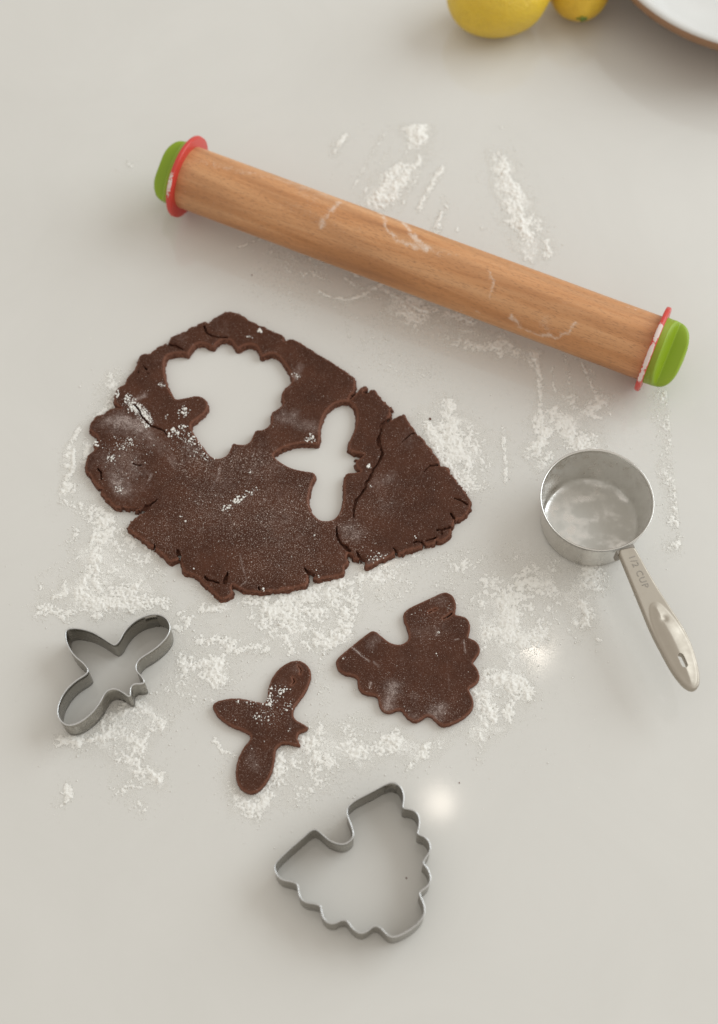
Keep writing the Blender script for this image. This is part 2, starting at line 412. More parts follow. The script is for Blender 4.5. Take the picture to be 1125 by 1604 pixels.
TREE_HOLE = (Z1([(548, 485), (600, 475), (650, 464), (690, 478), (706, 512), (692, 548), (650, 578), (613, 610), (640, 665), (680, 720), (720, 768), (760, 776), (797, 760), (815, 730), (825, 697), (850, 706), (885, 708), (915, 690), (928, 655), (938, 634), (970, 635), (1000, 618), (1018, 590), (1012, 548), (1040, 535), (1075, 505), (1064, 470), (1075, 432), (1100, 415)])
             + ZG([(1015, 640), (1008, 615), (985, 560), (940, 490), (890, 432), (840, 422), (795, 438), (764, 455), (752, 420), (735, 380), (710, 358), (660, 350), (605, 368), (575, 392), (550, 362), (525, 325), (490, 308), (440, 313), (402, 340), (378, 378), (350, 360), (310, 343), (262, 338), (215, 362), (188, 405), (172, 438), (150, 420), (90, 418), (30, 430), (2, 442)])
             + Z1([(490, 290), (487, 320), (497, 390), (516, 440), (535, 472)]))
BEE_HOLE = Z2([(22, 472), (60, 445), (110, 425), (180, 414), (243, 425), (252, 400), (250, 350), (265, 290), (290, 250), (325, 222), (368, 209), (400, 213), (425, 238), (434, 280), (430, 330), (412, 380), (392, 415), (390, 448), (420, 463), (455, 468), (472, 472), (455, 487), (432, 500), (425, 520), (440, 545), (455, 556), (420, 562), (380, 565), (370, 590), (370, 650), (368, 700), (355, 750), (325, 788), (290, 799), (250, 794), (215, 762), (195, 712), (199, 660), (213, 610), (230, 583), (225, 560), (180, 555), (110, 540), (60, 512), (28, 487)])
CRACKS = [(ZE([(370, 405), (320, 440), (295, 470), (300, 510), (280, 570), (285, 620), (302, 650), (312, 700), (300, 740), (270, 785), (235, 830), (215, 890), (180, 940)]) + ZF([(215, 115), (165, 185), (140, 220), (125, 290), (120, 360)]), [1.6, 2.4, 2, 1.2, 2.1, 2.4, 1.2, 1.8, 1.5, 1.2, 1.2, 1.9, 1.8, 1.3, 1.2, 1.7, 1.4, .6]),
          (ZD([(965, 115), (962, 160), (975, 215), (1000, 250), (1040, 280)]) + ZF([(50, 590), (88, 622)]), [.5, 1.2, 1.3, 1.7, 2.2, 2.2, 2.0]),
          (ZG([(305, 205), (320, 260), (350, 275), (400, 290), (440, 296), (490, 300)]), [1.6, 1.4, 1.5, .9, 1.4, 1.3]),
          (ZB([(560, -40), (600, 0), (640, 80), (720, 160), (800, 190), (850, 215), (880, 260)]), [.9, .9, .9, 1.2, 1.5, .9, .5]),
          (ZB([(655, 985), (700, 950), (790, 882)]), [3.6, 2.6, .5]), (ZB([(655, 985), (670, 935)]), [3, .8]),
          (ZA([(903, 362), (960, 380), (1010, 405), (1045, 425)]), [2.4, 2.2, 1.8, .7]),
          (ZE([(600, 515), (550, 530), (510, 570), (470, 605)]), [1.2, .8, .9, .4]),
          (ZE([(775, 785), (735, 795), (705, 800), (660, 850)]), [1.7, 1.5, .9, .4]),
          (ZF([(930, 205), (985, 220), (1030, 250)]), [.9, 1.2, 1.1]), (ZF([(898, 320), (925, 360)]), [1.2, 1.7]),
          (ZF([(790, 457), (840, 452), (893, 432)]), [1.3, 1.2, 1.8]), (ZF([(668, 548), (685, 575)]), [1.2, 1.6]),
          (ZF([(700, 542), (745, 530), (782, 515)]), [.8, 1.0, 1.0]), (ZF([(437, 598), (465, 635)]), [.9, 1.9]),
          (ZF([(145, 630), (160, 660), (200, 705)]), [1.0, 1.6, 2.2]), (ZF([(600, 560), (625, 545), (665, 560)]), [.8, 1.2, .8]),
          (ZD([(715, 437), (740, 465), (772, 490)]), [1., 2.2, 3.2]),
          (ZC([(815, 765), (850, 800), (900, 810), (945, 830)]), [1.5, 1.7, 1.2, 1.4]), (ZC([(1040, 722), (1022, 770), (1012, 825)]), [.8, 2.4, 2.4]),
          (ZB([(200, 575), (235, 625), (235, 690)]), [.7, 1.1, .8]), (ZB([(548, 535), (575, 545), (622, 550)]), [.9, .6, 1.1]),
          (ZC([(545, 500), (562, 560)]), [1.2, 2.6]), (ZC([(318, 440), (325, 480)]), [.7, 1.]), (ZB([(430, 960), (520, 975), (600, 975)]), [.6, .8, 1.]),
          (ZA([(605, 640), (606, 641)]), [1.3, 1.3]), (ZA([(645, 580), (650, 584), (680, 612)]), [1.1, .5, 1.4]), (ZA([(698, 650), (702, 652)]), [1.2, 1.]),
          (ZF([(822, 455), (832, 490)]), [.8, 1.0]), (ZD([(365, 575), (372, 600)]), [.7, .8])]
TREE = zz((500, 900), 4.018, [(530, 240), (560, 212), (600, 190), (680, 155), (760, 115), (800, 107), (838, 128), (858, 165), (860, 210), (850, 252), (890, 257), (928, 270), (950, 305), (946, 355), (935, 393), (955, 402), (985, 415), (1010, 450), (1010, 490), (985, 522), (963, 555), (985, 575), (1002, 605), (1010, 640), (998, 675), (965, 698), (939, 715), (950, 740), (970, 785), (972, 832), (940, 877), (880, 920), (800, 953), (760, 945), (730, 915), (705, 890), (675, 885), (640, 913), (600, 928), (560, 905), (535, 875), (517, 850), (485, 850), (450, 868), (412, 864), (385, 840), (372, 802), (372, 770), (340, 757), (290, 750), (255, 730), (241, 690), (240, 648), (205, 632), (150, 623), (115, 592), (103, 550), (115, 525), (140, 500), (200, 450), (270, 395), (320, 355), (350, 352), (390, 385), (430, 420), (480, 438), (520, 438), (555, 415), (567, 385), (550, 330), (530, 280)])
BEE = zz((60, 940), 2.557, [(697, 415), (728, 398), (790, 390), (840, 398), (890, 410), (908, 412), (918, 390), (920, 350), (935, 310), (960, 275), (1000, 246), (1040, 238), (1075, 255), (1092, 285), (1090, 320), (1070, 365), (1045, 400), (1022, 430), (1018, 458), (1030, 480), (1058, 492), (1083, 512), (1065, 523), (1042, 530), (1036, 548), (1040, 562), (1051, 586), (1020, 578), (990, 572), (965, 578), (947, 600), (945, 650), (930, 700), (900, 748), (865, 774), (830, 770), (800, 745), (788, 700), (795, 640), (820, 590), (846, 560), (850, 540), (820, 520), (770, 505), (722, 470), (700, 435)])
out_w = chaikin(at(OUT, TD)); th_w = chaikin(at(TREE_HOLE, TD)); bh_w = chaikin(at(BEE_HOLE, TD))
tree_w = chaikin(at(TREE, T)); bee_w = chaikin(at(BEE, T))
PX = 1/25.0
cr_w = [(at(p, TD), np.array(w)*PX*1.65) for p, w in CRACKS]

def rim_sdf(X, Y):
    so = poly_sd(X, Y, out_w) + (fbm(X, Y, .35, 3, 3)-.5)*.19 + (fbm(X, Y, .13, 333, 2)-.5)*.10*(poly_sd(X, Y, out_w) < .3)
    return np.minimum(so, np.minimum(-poly_sd(X, Y, th_w), -poly_sd(X, Y, bh_w)))
def dough_sdf(X, Y):
    s = rim_sdf(X, Y)
    jx = X+(fbm(X, Y, .25, 60, 2)-.5)*.10; jy = Y+(fbm(X, Y, .25, 90, 2)-.5)*.10
    for p, w in cr_w:
        lo = p.min(0)-.8; hi = p.max(0)+.8
        m = np.nonzero((X > lo[0]) & (X < hi[0]) & (Y > lo[1]) & (Y < hi[1]))[0]
        if len(m): s[m] = np.minimum(s[m], crack_sd(jx[m], jy[m], p, w))
    return s
def undul(x, y): return (fbm(x, y, 2.6, 11, 2)-.5)*.09 + (fbm(x, y, .5, 12, 2)-.5)*.022
def ztop_dough(x, y, d):
    r = .10
    z = TD+undul(x, y)
    # torn outer rim is thinner and lumpier
    rs = np.clip(rim_sdf(x, y), 0, 1); so = np.clip(poly_sd(x, y, out_w), 0, .6)
    z = z-(1-sstep(0, .6, so))*(.05+.16*(fbm(x, y, .45, 21, 3)-.35))
    # relief: pressed-in shell at the upper left flap
    return z-(r-np.sqrt(np.clip(r*r-np.clip(r-rs, 0, r)**2, 0, None)))-.02*(d < .01)
def strokes_at(x, y, items, h):
    out = np.zeros_like(x)
    for pts, w, a in items:
        P = at(pts, h); w = w*PX*(1.2 if h == 0 else 1)
        if len(P) == 1: P = np.r_[P, P+1e-3]
        lo = P.min(0)-3*w; hi = P.max(0)+3*w
        m = np.nonzero((x > lo[0]) & (x < hi[0]) & (y > lo[1]) & (y < hi[1]))[0]
        if len(m) == 0: continue
        d = seg_dist(x[m], y[m], P[:-1], P[1:]); g = a*np.exp(-(d/w)**2)
        out[m] = 1-(1-out[m])*(1-np.clip(g, 0, 1))
    return out
DUST = [([(170, 660), (230, 680)], 26, .55), ([(160, 720), (220, 740)], 30, .45), ([(200, 770)], 24, .45), ([(190, 660), (215, 668)], 17, 1), ([(168, 660), (180, 655)], 10, .6), ([(240, 690), (215, 640)], 10, .5), ([(192, 770), (180, 752)], 14, .9), ([(205, 735)], 14, .5), ([(196, 712)], 16, .5),
        ([(255, 700)], 18, .5), ([(300, 705)], 22, .5), ([(175, 745)], 12, .5), ([(225, 620), (205, 630)], 7, .9), ([(252, 603)], 5, .8), ([(270, 715), (275, 730)], 6, .6),
        ([(460, 650), (440, 655), (490, 670)], 15, .75), ([(470, 575), (462, 590)], 10, .7), ([(450, 600)], 14, .4), ([(355, 520), (330, 500)], 14, .25), ([(355, 507)], 6, .4), ([(380, 610)], 1, 0),
        ([(555, 835), (545, 830)], 18, .75), ([(590, 755), (615, 750)], 16, .55), ([(640, 690)], 22, .4), ([(600, 790)], 30, .3), ([(580, 880), (600, 872)], 10, .5), ([(500, 870)], 1, 0),
        ([(430, 780), (450, 830)], 55, .28), ([(330, 800)], 60, .22), ([(400, 700), (350, 740)], 40, .25), ([(540, 700)], 1, 0), ([(280, 530)], 18, .3), ([(250, 560)], 14, .2),
        ([(345, 730), (340, 750), (330, 768)], 2.2, .6), ([(376, 868), (379, 885), (384, 902), (386, 910), (375, 918)], 1.8, .8), ([(238, 742), (233, 752)], 2.5, .8), ([(262, 715), (270, 730)], 2.5, .6), ([(405, 735), (440, 730)], 12, .3)]
SPK = [([(330, 790), (420, 820), (480, 800)], 75, 1), ([(300, 720), (400, 730)], 45, 1), ([(200, 720)], 35, .9), ([(560, 840)], 30, .9), ([(400, 890), (480, 880)], 40, .8), ([(600, 790)], 35, .6), ([(250, 840)], 45, .8), ([(530, 720)], 30, .4), ([(640, 760)], 60, .15)]
def near_edge(x, y, d): return np.clip(np.exp(-(d/.10)**2), 0, 1)
dough = slab('dough_sheet', dough_sdf, (out_w[:, 0].min()-.3, out_w[:, 0].max()+.3, out_w[:, 1].min()-.3, out_w[:, 1].max()+.3), .06,
             ztop_dough, lambda x, y: np.zeros_like(x), [M_DOUGH, M_SIDE], 4,
             lambda x, y, t: ((vnoise(x*1., y+t*7.3, .16, int(31+t*8))-.5)*.12+.09*t)*(rim_sdf(x, y) < .03),
             {'dust': lambda x, y, d: strokes_at(x, y, DUST, TD), 'speck': lambda x, y, d: strokes_at(x, y, SPK, TD), 'edge': lambda x, y, d: near_edge(x, y, np.maximum(rim_sdf(x, y), 0))})
tag(dough, 'large cracked sheet of chocolate dough with a tree hole and a bee hole', 'dough')
P_, D_, F_, B_ = sheet(lambda X, Y: rim_sdf(X, Y)-.14, out_w[:, 0].min(), out_w[:, 0].max(), out_w[:, 1].min(), out_w[:, 1].max(), .14)
by = {}
for f in F_: by.setdefault(f.shape[1], []).append(f)
new_mesh('underside', np.c_[P_, np.full(len(P_), .10)+.1*fbm(P_[:, 0], P_[:, 1], .4, 9, 2)], [np.concatenate(v) for v in by.values()], M_SIDE, dough)
# crumbs clinging to the torn rim
seg = np.roll(out_w, -1, 0)-out_w; L = np.hypot(*seg.T); cs = np.r_[0, np.cumsum(L)]
def on_rim(n, a=0., b=1.):
    u = rng.uniform(a, b, n)*cs[-1]; i = np.clip(np.searchsorted(cs, u)-1, 0, len(L)-1); t = (u-cs[i])/(L[i]+1e-9)
    return out_w[i]+seg[i]*t[:, None]
p = on_rim(900); p += rng.normal(0, .045, p.shape)
cr = lumps('rim_crumbs', np.c_[p, rng.uniform(.04, .36, len(p))], rng.uniform(.02, .07, len(p)), M_SIDE, .7, .5, dough)
tag(cr, kind='stuff')
for (px, r) in (((673.5, 657), .085), ((558, 722), .13)):
    c = at([px])[0]; k = 8
    q = lumps('dough_crumb', np.c_[c+rng.normal(0, r*.45, (k, 2)), rng.uniform(r*.3, r*.7, k)], rng.uniform(.5, .8, k)*r, M_SIDE, .6, .5)
    tag(q, 'tiny brown crumb of dough on the flour right of the dough sheet' if r < .1 else 'rough brown crumb inside the tail of the bee hole in the dough sheet', 'crumb')
c = at([(208, 905-.0)])[0]

# ------------------------------------------------------------------ cut-out cookies
def cookie(name, P, label, dust, spk, cracks=()):
    cw = [(at(p, T), np.array(w)*PX) for p, w in cracks]
    def f(X, Y):
        s = poly_sd(X, Y, P)+(fbm(X, Y, .2, 5, 2)-.5)*.03
        for p, w in cw: s = np.minimum(s, crack_sd(X+(vnoise(X, Y, .1, 8)-.5)*.05, Y, p, w))
        return s
    zt = lambda x, y, d: T+(fbm(x, y, 1.8, 41, 2)-.5)*.05+(fbm(x, y, .4, 42, 2)-.5)*.02-(.1-np.sqrt(np.clip(.01-np.clip(.1-d, 0, .1)**2, 0, None)))
    o = slab(name, f, (P[:, 0].min()-.2, P[:, 0].max()+.2, P[:, 1].min()-.2, P[:, 1].max()+.2), .045, zt, lambda x, y: np.zeros_like(x), [M_DOUGH, M_SIDE], 4,
             lambda x, y, t: (vnoise(x, y+t*5, .14, int(51+t*8))-.5)*.035+.02*math.sin(math.pi*t),
             {'dust': lambda x, y, d: strokes_at(x, y, dust, T), 'speck': lambda x, y, d: strokes_at(x, y, spk, T), 'edge': near_edge})
    return tag(o, label, 'cookie')
tree_cookie = cookie('tree_cookie', tree_w, 'raw chocolate cookie cut in a scalloped tree shape lying on the floured top', 
    [([(615, 1075), (612, 1095), (605, 1110)], 15, .9), ([(650, 1090)], 10, .6), ([(690, 1110), (680, 1120)], 16, .85), ([(580, 1010), (590, 1000)], 12, .6), ([(550, 1013), (565, 1026), (578, 1036)], 2.2, 1), ([(585, 1037), (592, 1044)], 2.2, .8),
     ([(581, 1069), (578, 1078)], 2.5, .9), ([(726, 1002), (729, 1023)], 1.8, .9), ([(700, 1036), (702, 1060), (703, 1080)], 1.6, .45), ([(660, 990), (690, 980)], 20, .35), ([(690, 940)], 16, .5), ([(650, 1030)], 30, .2), ([(686, 990), (683, 995)], 2.5, .9), ([(712, 1002), (718, 1001)], 2.2, .9), ([(705, 1015)], 2.2, .8), ([(640, 1125), (650, 1120)], 10, .5)],
    [([(600, 1090), (690, 1110)], 40, .6), ([(680, 980)], 45, .5), ([(540, 1030)], 25, .3)], [(zz((500, 900), 4.018, [(780, 275), (810, 262), (835, 240)]), [.6, 1.5, 1.2]), (zz((500, 900), 4.018, [(690, 235), (715, 222), (735, 215)]), [.7, .4, .6])])
bee_cookie = cookie('bee_cookie', bee_w, 'raw chocolate cookie cut in a bee shape speckled with white flour lumps',
    [([(395, 1190), (400, 1200)], 14, .5), ([(430, 1095), (440, 1070)], 14, .35), ([(360, 1105)], 22, .25), ([(455, 1140)], 14, .3), ([(465, 1045)], 14, .4)],
    [([(360, 1110), (430, 1120)], 30, .6), ([(400, 1200)], 30, .6)], [(zz((60, 940), 2.557, [(1018, 310), (1024, 325), (1014, 338)]), [.5, .9, .4]), (zz((60, 940), 2.557, [(1040, 262), (1052, 280), (1048, 295)]), [.3, .7, .3])])

# ------------------------------------------------------------------ cookie cutters: bent steel bands with a folded top rim
def resample(P, step):
    S = np.roll(P, -1, 0)-P; L = np.hypot(*S.T); c = np.r_[0, np.cumsum(L)]; n = int(c[-1]/step)
    u = np.arange(n)*c[-1]/n; i = np.clip(np.searchsorted(c, u, 'right')-1, 0, len(L)-1)
    return P[i]+S[i]*((u-c[i])/L[i])[:, None]
def band(name, P, prof, mat, parent, a=0, b=None, wob=.012):
    """prof: closed list of (offset outwards, z)"""
    n = len(P); T_ = np.roll(P, -1, 0)-np.roll(P, 1, 0); T_ /= np.linalg.norm(T_, axis=1)[:, None]
    N = np.stack([T_[:, 1], -T_[:, 0]], -1)
    if ((np.roll(P, -1, 0)[:, 1]+P[:, 1])*(np.roll(P, -1, 0)[:, 0]-P[:, 0])).sum() > 0: N = -N
    closed = b is None; idx = np.arange(n) if closed else np.arange(a, b) % n
    P = P[idx]; N = N[idx]; n = len(idx); m = len(prof)
    V = np.zeros((n, m, 3))
    for k, (o, z) in enumerate(prof):
        w = (vnoise(P[:, 0]+z*2, P[:, 1]-z, .7, 77)-.5)*wob
        V[:, k, :2] = P+N*(o+w)[:, None]; V[:, k, 2] = z+(vnoise(P[:, 0], P[:, 1], 1.6, 78)-.5)*.02*(z > .5)
    i, j = np.meshgrid(np.arange(n if closed else n-1), np.arange(m), indexing='ij')
    q = np.stack([i*m+j, i*m+(j+1) % m, ((i+1) % n)*m+(j+1) % m, ((i+1) % n)*m+j], -1).reshape(-1, 4)
    fs = [q]
    if not closed: fs = [np.concatenate([q])]
    return new_mesh(name, V.reshape(-1, 3), fs, mat, parent)
def cutter(name, P, q, h, label, seam_at):
    c, s = math.cos(q[2]), math.sin(q[2]); W = P@np.array([[c, -s], [s, c]]).T+np.array(q[:2])
    W = resample(chaikin(W), .07)
    ctr = W.mean(0); root = empty(name, (ctr[0], ctr[1], 0)); W = W-ctr
    zs = np.linspace(.02, h-.1, 6); e = .022
    prof = [(-e, z) for z in zs]+[(e, z) for z in zs[::-1]]
    band('band', W, prof, M_TIN, root)
    band('rolled_rim', W, [(-.042, h-.12), (-.045, h-.03), (-.02, h), (.02, h), (.045, h-.03), (.042, h-.12)], M_EDGE, root)
    k = int(np.argmin(np.hypot(*(W+ctr-at([seam_at], h)[0]).T)))
    band('seam_overlap', W, [(-.04, .02), (-.04, h-.11), (-.024, h-.11), (-.024, .02)], M_TIN, root, k-10, k+2, .0)
    return tag(root, label, 'cookie cutter')
cutter('tree_cookie_cutter', tree_w, (-2.4, -13.6458, .0301), 2.16, 'steel scalloped tree cookie cutter standing on the clean lower part of the top', (620, 1225))
cutter('bee_cookie_cutter', bee_w, (-20.4925, 3.0148, -.3476), 2.16, 'steel bee cookie cutter with a pointed tail standing left of the bee cookie', (243, 962))

# ------------------------------------------------------------------ rolling pin
PC = np.array([3.664, 63.559]); PTH = -.4103; RW = 2.346; RR = 3.12; HL = 18.184
pin = empty('rolling_pin', (PC[0], PC[1], 0), PTH)
tag(pin, 'beech rolling pin with red end rings and green grips dusted with flour', 'rolling pin')
def pin_surf(pts):
    """photo point -> (along, angle) on the roller"""
    d = rays(pts); c, s = math.cos(PTH), math.sin(PTH); o = np.array([-PC[0], -PC[1], CAMH-RR])
    R = np.array([[c, s, 0], [-s, c, 0], [0, 0, 1]]); o = R@o; d = d@R.T
    A = d[:, 1]**2+d[:, 2]**2; B = o[1]*d[:, 1]+o[2]*d[:, 2]; C_ = o[1]**2+o[2]**2-RW**2
    D = np.sqrt(np.maximum(B*B-A*C_, 0)); t = (-B-D)/A; P = o+d*t[:, None]
    return np.c_[P[:, 0], np.arctan2(P[:, 2], P[:, 1])*RW]
na, nu = 150, 380
us = np.linspace(-HL, HL, nu); ph = np.linspace(0, 2*np.pi, na, endpoint=False)
UU, PHI = np.meshgrid(us, ph, indexing='ij')
rad = RW+(vnoise(UU, PHI*3, 3., 5)-.5)*.01
V = np.stack([UU, rad*np.cos(PHI), RR+rad*np.sin(PHI)], -1).reshape(-1, 3)
dust = np.zeros(nu*na); ax_, ay_ = UU.ravel(), ((PHI.ravel()+np.pi) % (2*np.pi)-np.pi)*RW
ax_j = ax_+(fbm(ax_, ay_, .5, 71, 3)-.5)*.45; ay_j = ay_+(fbm(ax_, ay_, .5, 81, 3)-.5)*.45
PIN_STROKES = [([(530, 318), (515, 335), (503, 352)], 3.5, .8), ([(470, 300), (485, 310)], 8, .3), ([(512, 308)], 14, .35), ([(596, 335), (605, 358), (625, 378), (655, 388)], 3, .85), ([(625, 345), (648, 370), (672, 392)], 3, 1), ([(600, 332), (640, 350)], 7, .5), ([(655, 385), (690, 398)], 5, .5),
               ([(765, 425), (772, 445), (768, 465)], 2.2, .8), ([(800, 496), (812, 510), (835, 522)], 2.6, .8), ([(840, 524), (870, 528), (890, 520), (902, 505)], 2.4, .9), ([(850, 500), (858, 515)], 9, .45), ([(815, 500)], 9, .3), ([(748, 488)], 1.8, 1), ([(722, 487)], 1.4, .8), ([(880, 470), (910, 478)], 3, .3),
               ([(705, 398), (722, 399)], 2.4, .6), ([(780, 415), (800, 430)], 9, .3), ([(985, 482)], 1.8, 1), ([(996, 485)], 1.8, 1), ([(690, 470)], 2, .5), ([(440, 320), (560, 360)], 14, .3), ([(300, 250), (560, 320), (760, 390), (1010, 480)], 7, .38), ([(290, 300), (430, 370)], 12, .25), ([(920, 520), (990, 550)], 14, .22), ([(560, 395)], 14, .15), ([(700, 440)], 10, .2), ([(330, 260), (520, 305)], 6, .2), ([(800, 415), (1000, 478)], 5, .3)]
for pts, w, a in PIN_STROKES:
    P = pin_surf(pts); w = max(w*PX*1.9, .17); a = a*.9
    if len(P) == 1: P = np.r_[P, P+1e-3]
    g = a*np.exp(-(seg_dist(ax_j, ay_j, P[:-1], P[1:])/w)**2); dust = 1-(1-dust)*(1-g)
dust *= .8*np.clip(.45+1.6*(fbm(ax_, ay_, .3, 91, 3)-.22), 0, 1.1)
i, j = np.meshgrid(np.arange(nu-1), np.arange(na), indexing='ij')
q = np.stack([i*na+j, (i+1)*na+j, (i+1)*na+(j+1) % na, i*na+(j+1) % na], -1).reshape(-1, 4)
new_mesh('roller', V, q, M_WOOD, pin, True, None, {'dust': dust})
for sgn in (-1, 1):
    # ring: fat disc with rounded edge, flour packed on its rolling face
    w = .37; n = 128; prof = [(RW-.3, 0), (RR-.12, 0), (RR-.04, .03), (RR, .10), (RR, w-.10), (RR-.04, w-.03), (RR-.12, w), (RW-.3, w)]
    m = len(prof); a = np.linspace(0, 2*np.pi, n, endpoint=False)
    V = np.stack([np.stack([np.full(n, sgn*(HL-.02+z)), r*np.cos(a), RR+r*np.sin(a)], -1) for r, z in prof])
    i, j = np.meshgrid(np.arange(m-1), np.arange(n), indexing='ij')
    q = np.stack([i*n+j, i*n+(j+1) % n, (i+1)*n+(j+1) % n, (i+1)*n+j], -1).reshape(-1, 4)
    if sgn > 0: q = q[:, ::-1]
    dd = np.zeros((m, n)); top = np.exp(-((a-2.3)/.35)**2)*.0
    aa = (a+np.pi) % (2*np.pi)-np.pi     # angle: 0 = away from viewer, pi/2 = up, pi = towards viewer
    if sgn > 0: g = .75*np.exp(-((a-2.35)/.30)**2)+.8*np.exp(-((a-1.75)/.22)**2)*.95+.85*np.exp(-((a-.35)/.18)**2)+.6*np.exp(-((a-2.9)/.2)**2)
    else: g = .55*np.exp(-((a-2.5)/.35)**2)+.8*np.exp(-((a-.55)/.14)**2)
    g = g*(.55+.9*fbm(a*3.1, a*0+sgn*9, .5, 19, 3))+.16
    for k in (3, 4): dd[k] = g
    for k in (2, 5): dd[k] = g*.7
    new_mesh('end_ring', V.reshape(-1, 3), q, M_RED, pin, True, None, {'dust': dd.ravel()})
    # grip: short collar flattened into a thumb paddle
    ns, nc = 44, 72; L_ = 2.12; V = np.zeros((ns, nc, 3)); roll_ = math.radians(118)   # paddle normal
    for k in range(ns):
        u = k/(ns-1); sx = u*L_
        fl = float(sstep(.20, .46, np.array(u)))
        hw = 2.42*(1-.04*u)
        e = max(0., (u-.30)/.70); hw *= max(0., 1-e**3.2)**(1/2.3) if e < 1 else 0
        th_ = (2.42*(1-fl)+(.50+.35*max(0, u-.46))*fl)*(1 if u < .9 else math.sqrt(max(0, 1-((u-.9)/.1)**2)))
        th_ = min(th_, max(hw, .0)*1.0+.0) if u < .2 else th_
        for c_ in range(nc):
            t = 2*math.pi*c_/nc; ex = 2/(2+2.2*fl)
            A_ = math.copysign(abs(math.cos(t))**ex, math.cos(t))*hw; B_ = math.copysign(abs(math.sin(t))**ex, math.sin(t))*th_
            ca, sa = math.cos(roll_), math.sin(roll_)
            # in-plane axis p, thickness axis n (points up and to the viewer)
            V[k, c_] = (sgn*(HL+.32+sx), A_*sa+B_*ca, RR-A_*ca*1.0+B_*sa)
    i, j = np.meshgrid(np.arange(ns-1), np.arange(nc), indexing='ij')
    q = np.stack([i*nc+j, (i+1)*nc+j, (i+1)*nc+(j+1) % nc, i*nc+(j+1) % nc], -1).reshape(-1, 4)
    new_mesh('grip', V.reshape(-1, 3), q if sgn > 0 else q[:, ::-1], M_GREEN, pin)

# ------------------------------------------------------------------ measuring cup
CC = np.array([15.78, 44.13]); CH = 3.6; CR = 3.74; CB = 3.36
cup = empty('measuring_cup', (CC[0], CC[1], 0))
tag(cup, 'steel measuring cup with a long handle and flour left inside', 'measuring cup')
t_ = .075; prof = [(0, .02), (CB-.35, .02), (CB-.12, .07), (CB-.02, .2), (CB, .35)]
prof += [(CB+(CR-CB)*k, .35+(CH-.35-.08)*k) for k in np.linspace(.1, 1, 8)]
prof += [(CR+.035, CH-.06), (CR+.05, CH-.02), (CR+.02, CH), (CR-.03, CH-.01), (CR-t_, CH-.06)]
inn = [(CR-t_-(CR-CB)*k, CH-.1-(CH-.5)*k) for k in np.linspace(.05, 1, 14)]
prof += inn+[(CB-t_-.05, .25), (CB-t_-.2, .14), (CB-.55, .10)]+[(r, .10) for r in np.linspace(CB-.8, 0.02, 30)]
P = np.array(prof); n = 160; a = np.linspace(0, 2*np.pi, n, endpoint=False)
X = P[:, 0][:, None]*np.cos(a); Y = P[:, 0][:, None]*np.sin(a); Z = np.repeat(P[:, 1][:, None], n, 1)
V = np.stack([X, Y, Z], -1).reshape(-1, 3); m = len(P)
i, j = np.meshgrid(np.arange(m-1), np.arange(n), indexing='ij')
q = np.stack([i*n+j, i*n+(j+1) % n, (i+1)*n+(j+1) % n, (i+1)*n+j], -1).reshape(-1, 4)
k0 = 5+8+5; flag = np.repeat((np.arange(m) >= k0)[:, None], n, 1).ravel()
fx, fy = V[:, 0]+CC[0], V[:, 1]+CC[1]
du = strokes_at(fx, fy, [([(905, 800), (960, 795), (1000, 800)], 12, .5), ([(915, 790), (960, 785), (990, 795), (1005, 810), (1005, 840)], 5, .6), ([(955, 830), (930, 845), (985, 830)], 28, .55), ([(980, 770), (1000, 790)], 10, .5), ([(900, 760), (960, 760)], 35, .3), ([(930, 830)], 45, .35)], .1)
wall = (V[:, 2] > .3)
du = np.where(flag, .42+.6*du*np.where(wall, .6, 1)+.9*(fbm(V[:, 0]*1., V[:, 1]*1.6+V[:, 2], .9, 7, 5)-.5), 0)
du = np.where(~flag & (V[:, 2] < 1.7), .55*np.exp(-((np.arctan2(V[:, 1], V[:, 0])+1.65)/.28)**2), du)
new_mesh('bowl', V, q, M_CUP, cup, True, None, {'dust': du})
HZ = CH-.05
Z8 = lambda p: zz((960, 840), 6.167, p)
HO = chaikin(at(Z8([(45, 130), (100, 260), (170, 430), (260, 650), (340, 850), (400, 980), (480, 1130), (560, 1280), (640, 1390), (700, 1455), (770, 1487), (820, 1465), (845, 1400), (832, 1280), (790, 1120), (730, 960), (650, 820), (560, 690), (470, 550), (390, 420), (310, 280), (240, 150), (205, 92), (120, 112)]), HZ), 2)-CC
DI = chaikin(at(Z8([(345, 700), (360, 650), (410, 632), (460, 650), (530, 720), (620, 830), (700, 960), (760, 1100), (800, 1250), (815, 1370), (800, 1440), (755, 1468), (700, 1440), (620, 1340), (545, 1215), (470, 1075), (410, 945), (360, 815)]), HZ), 2)-CC
DM = at(Z8([(495, 800)]), HZ)[0]-CC
SL = at(Z8([(650, 1165), (688, 1245)]), HZ)-CC
def hsd(X, Y):
    s = poly_sd(X, Y, HO, 1.)
    return np.minimum(s, seg_dist(X, Y, SL[:1], SL[1:])-.19)
def hz(x, y, d):
    so = poly_sd(x, y, HO, 1.); r = .12
    dip = poly_sd(x, y, DI, 1.2)
    z = HZ-(r-np.sqrt(np.clip(r*r-np.clip(r-so, 0, r)**2, 0, None)))
    return z+.17*sstep(-.02, 1.0, dip)**.8+.02*sstep(-.03, .08, dip)-.10*np.exp(-(np.hypot(x-DM[0], y-DM[1])/.22)**2)
handle = slab('handle', hsd, (HO[:, 0].min()-.2, HO[:, 0].max()+.2, HO[:, 1].min()-.2, HO[:, 1].max()+.2), .04, hz, lambda x, y: np.full_like(x, HZ-.42), M_HANDLE, 3, None, None, cup, True)
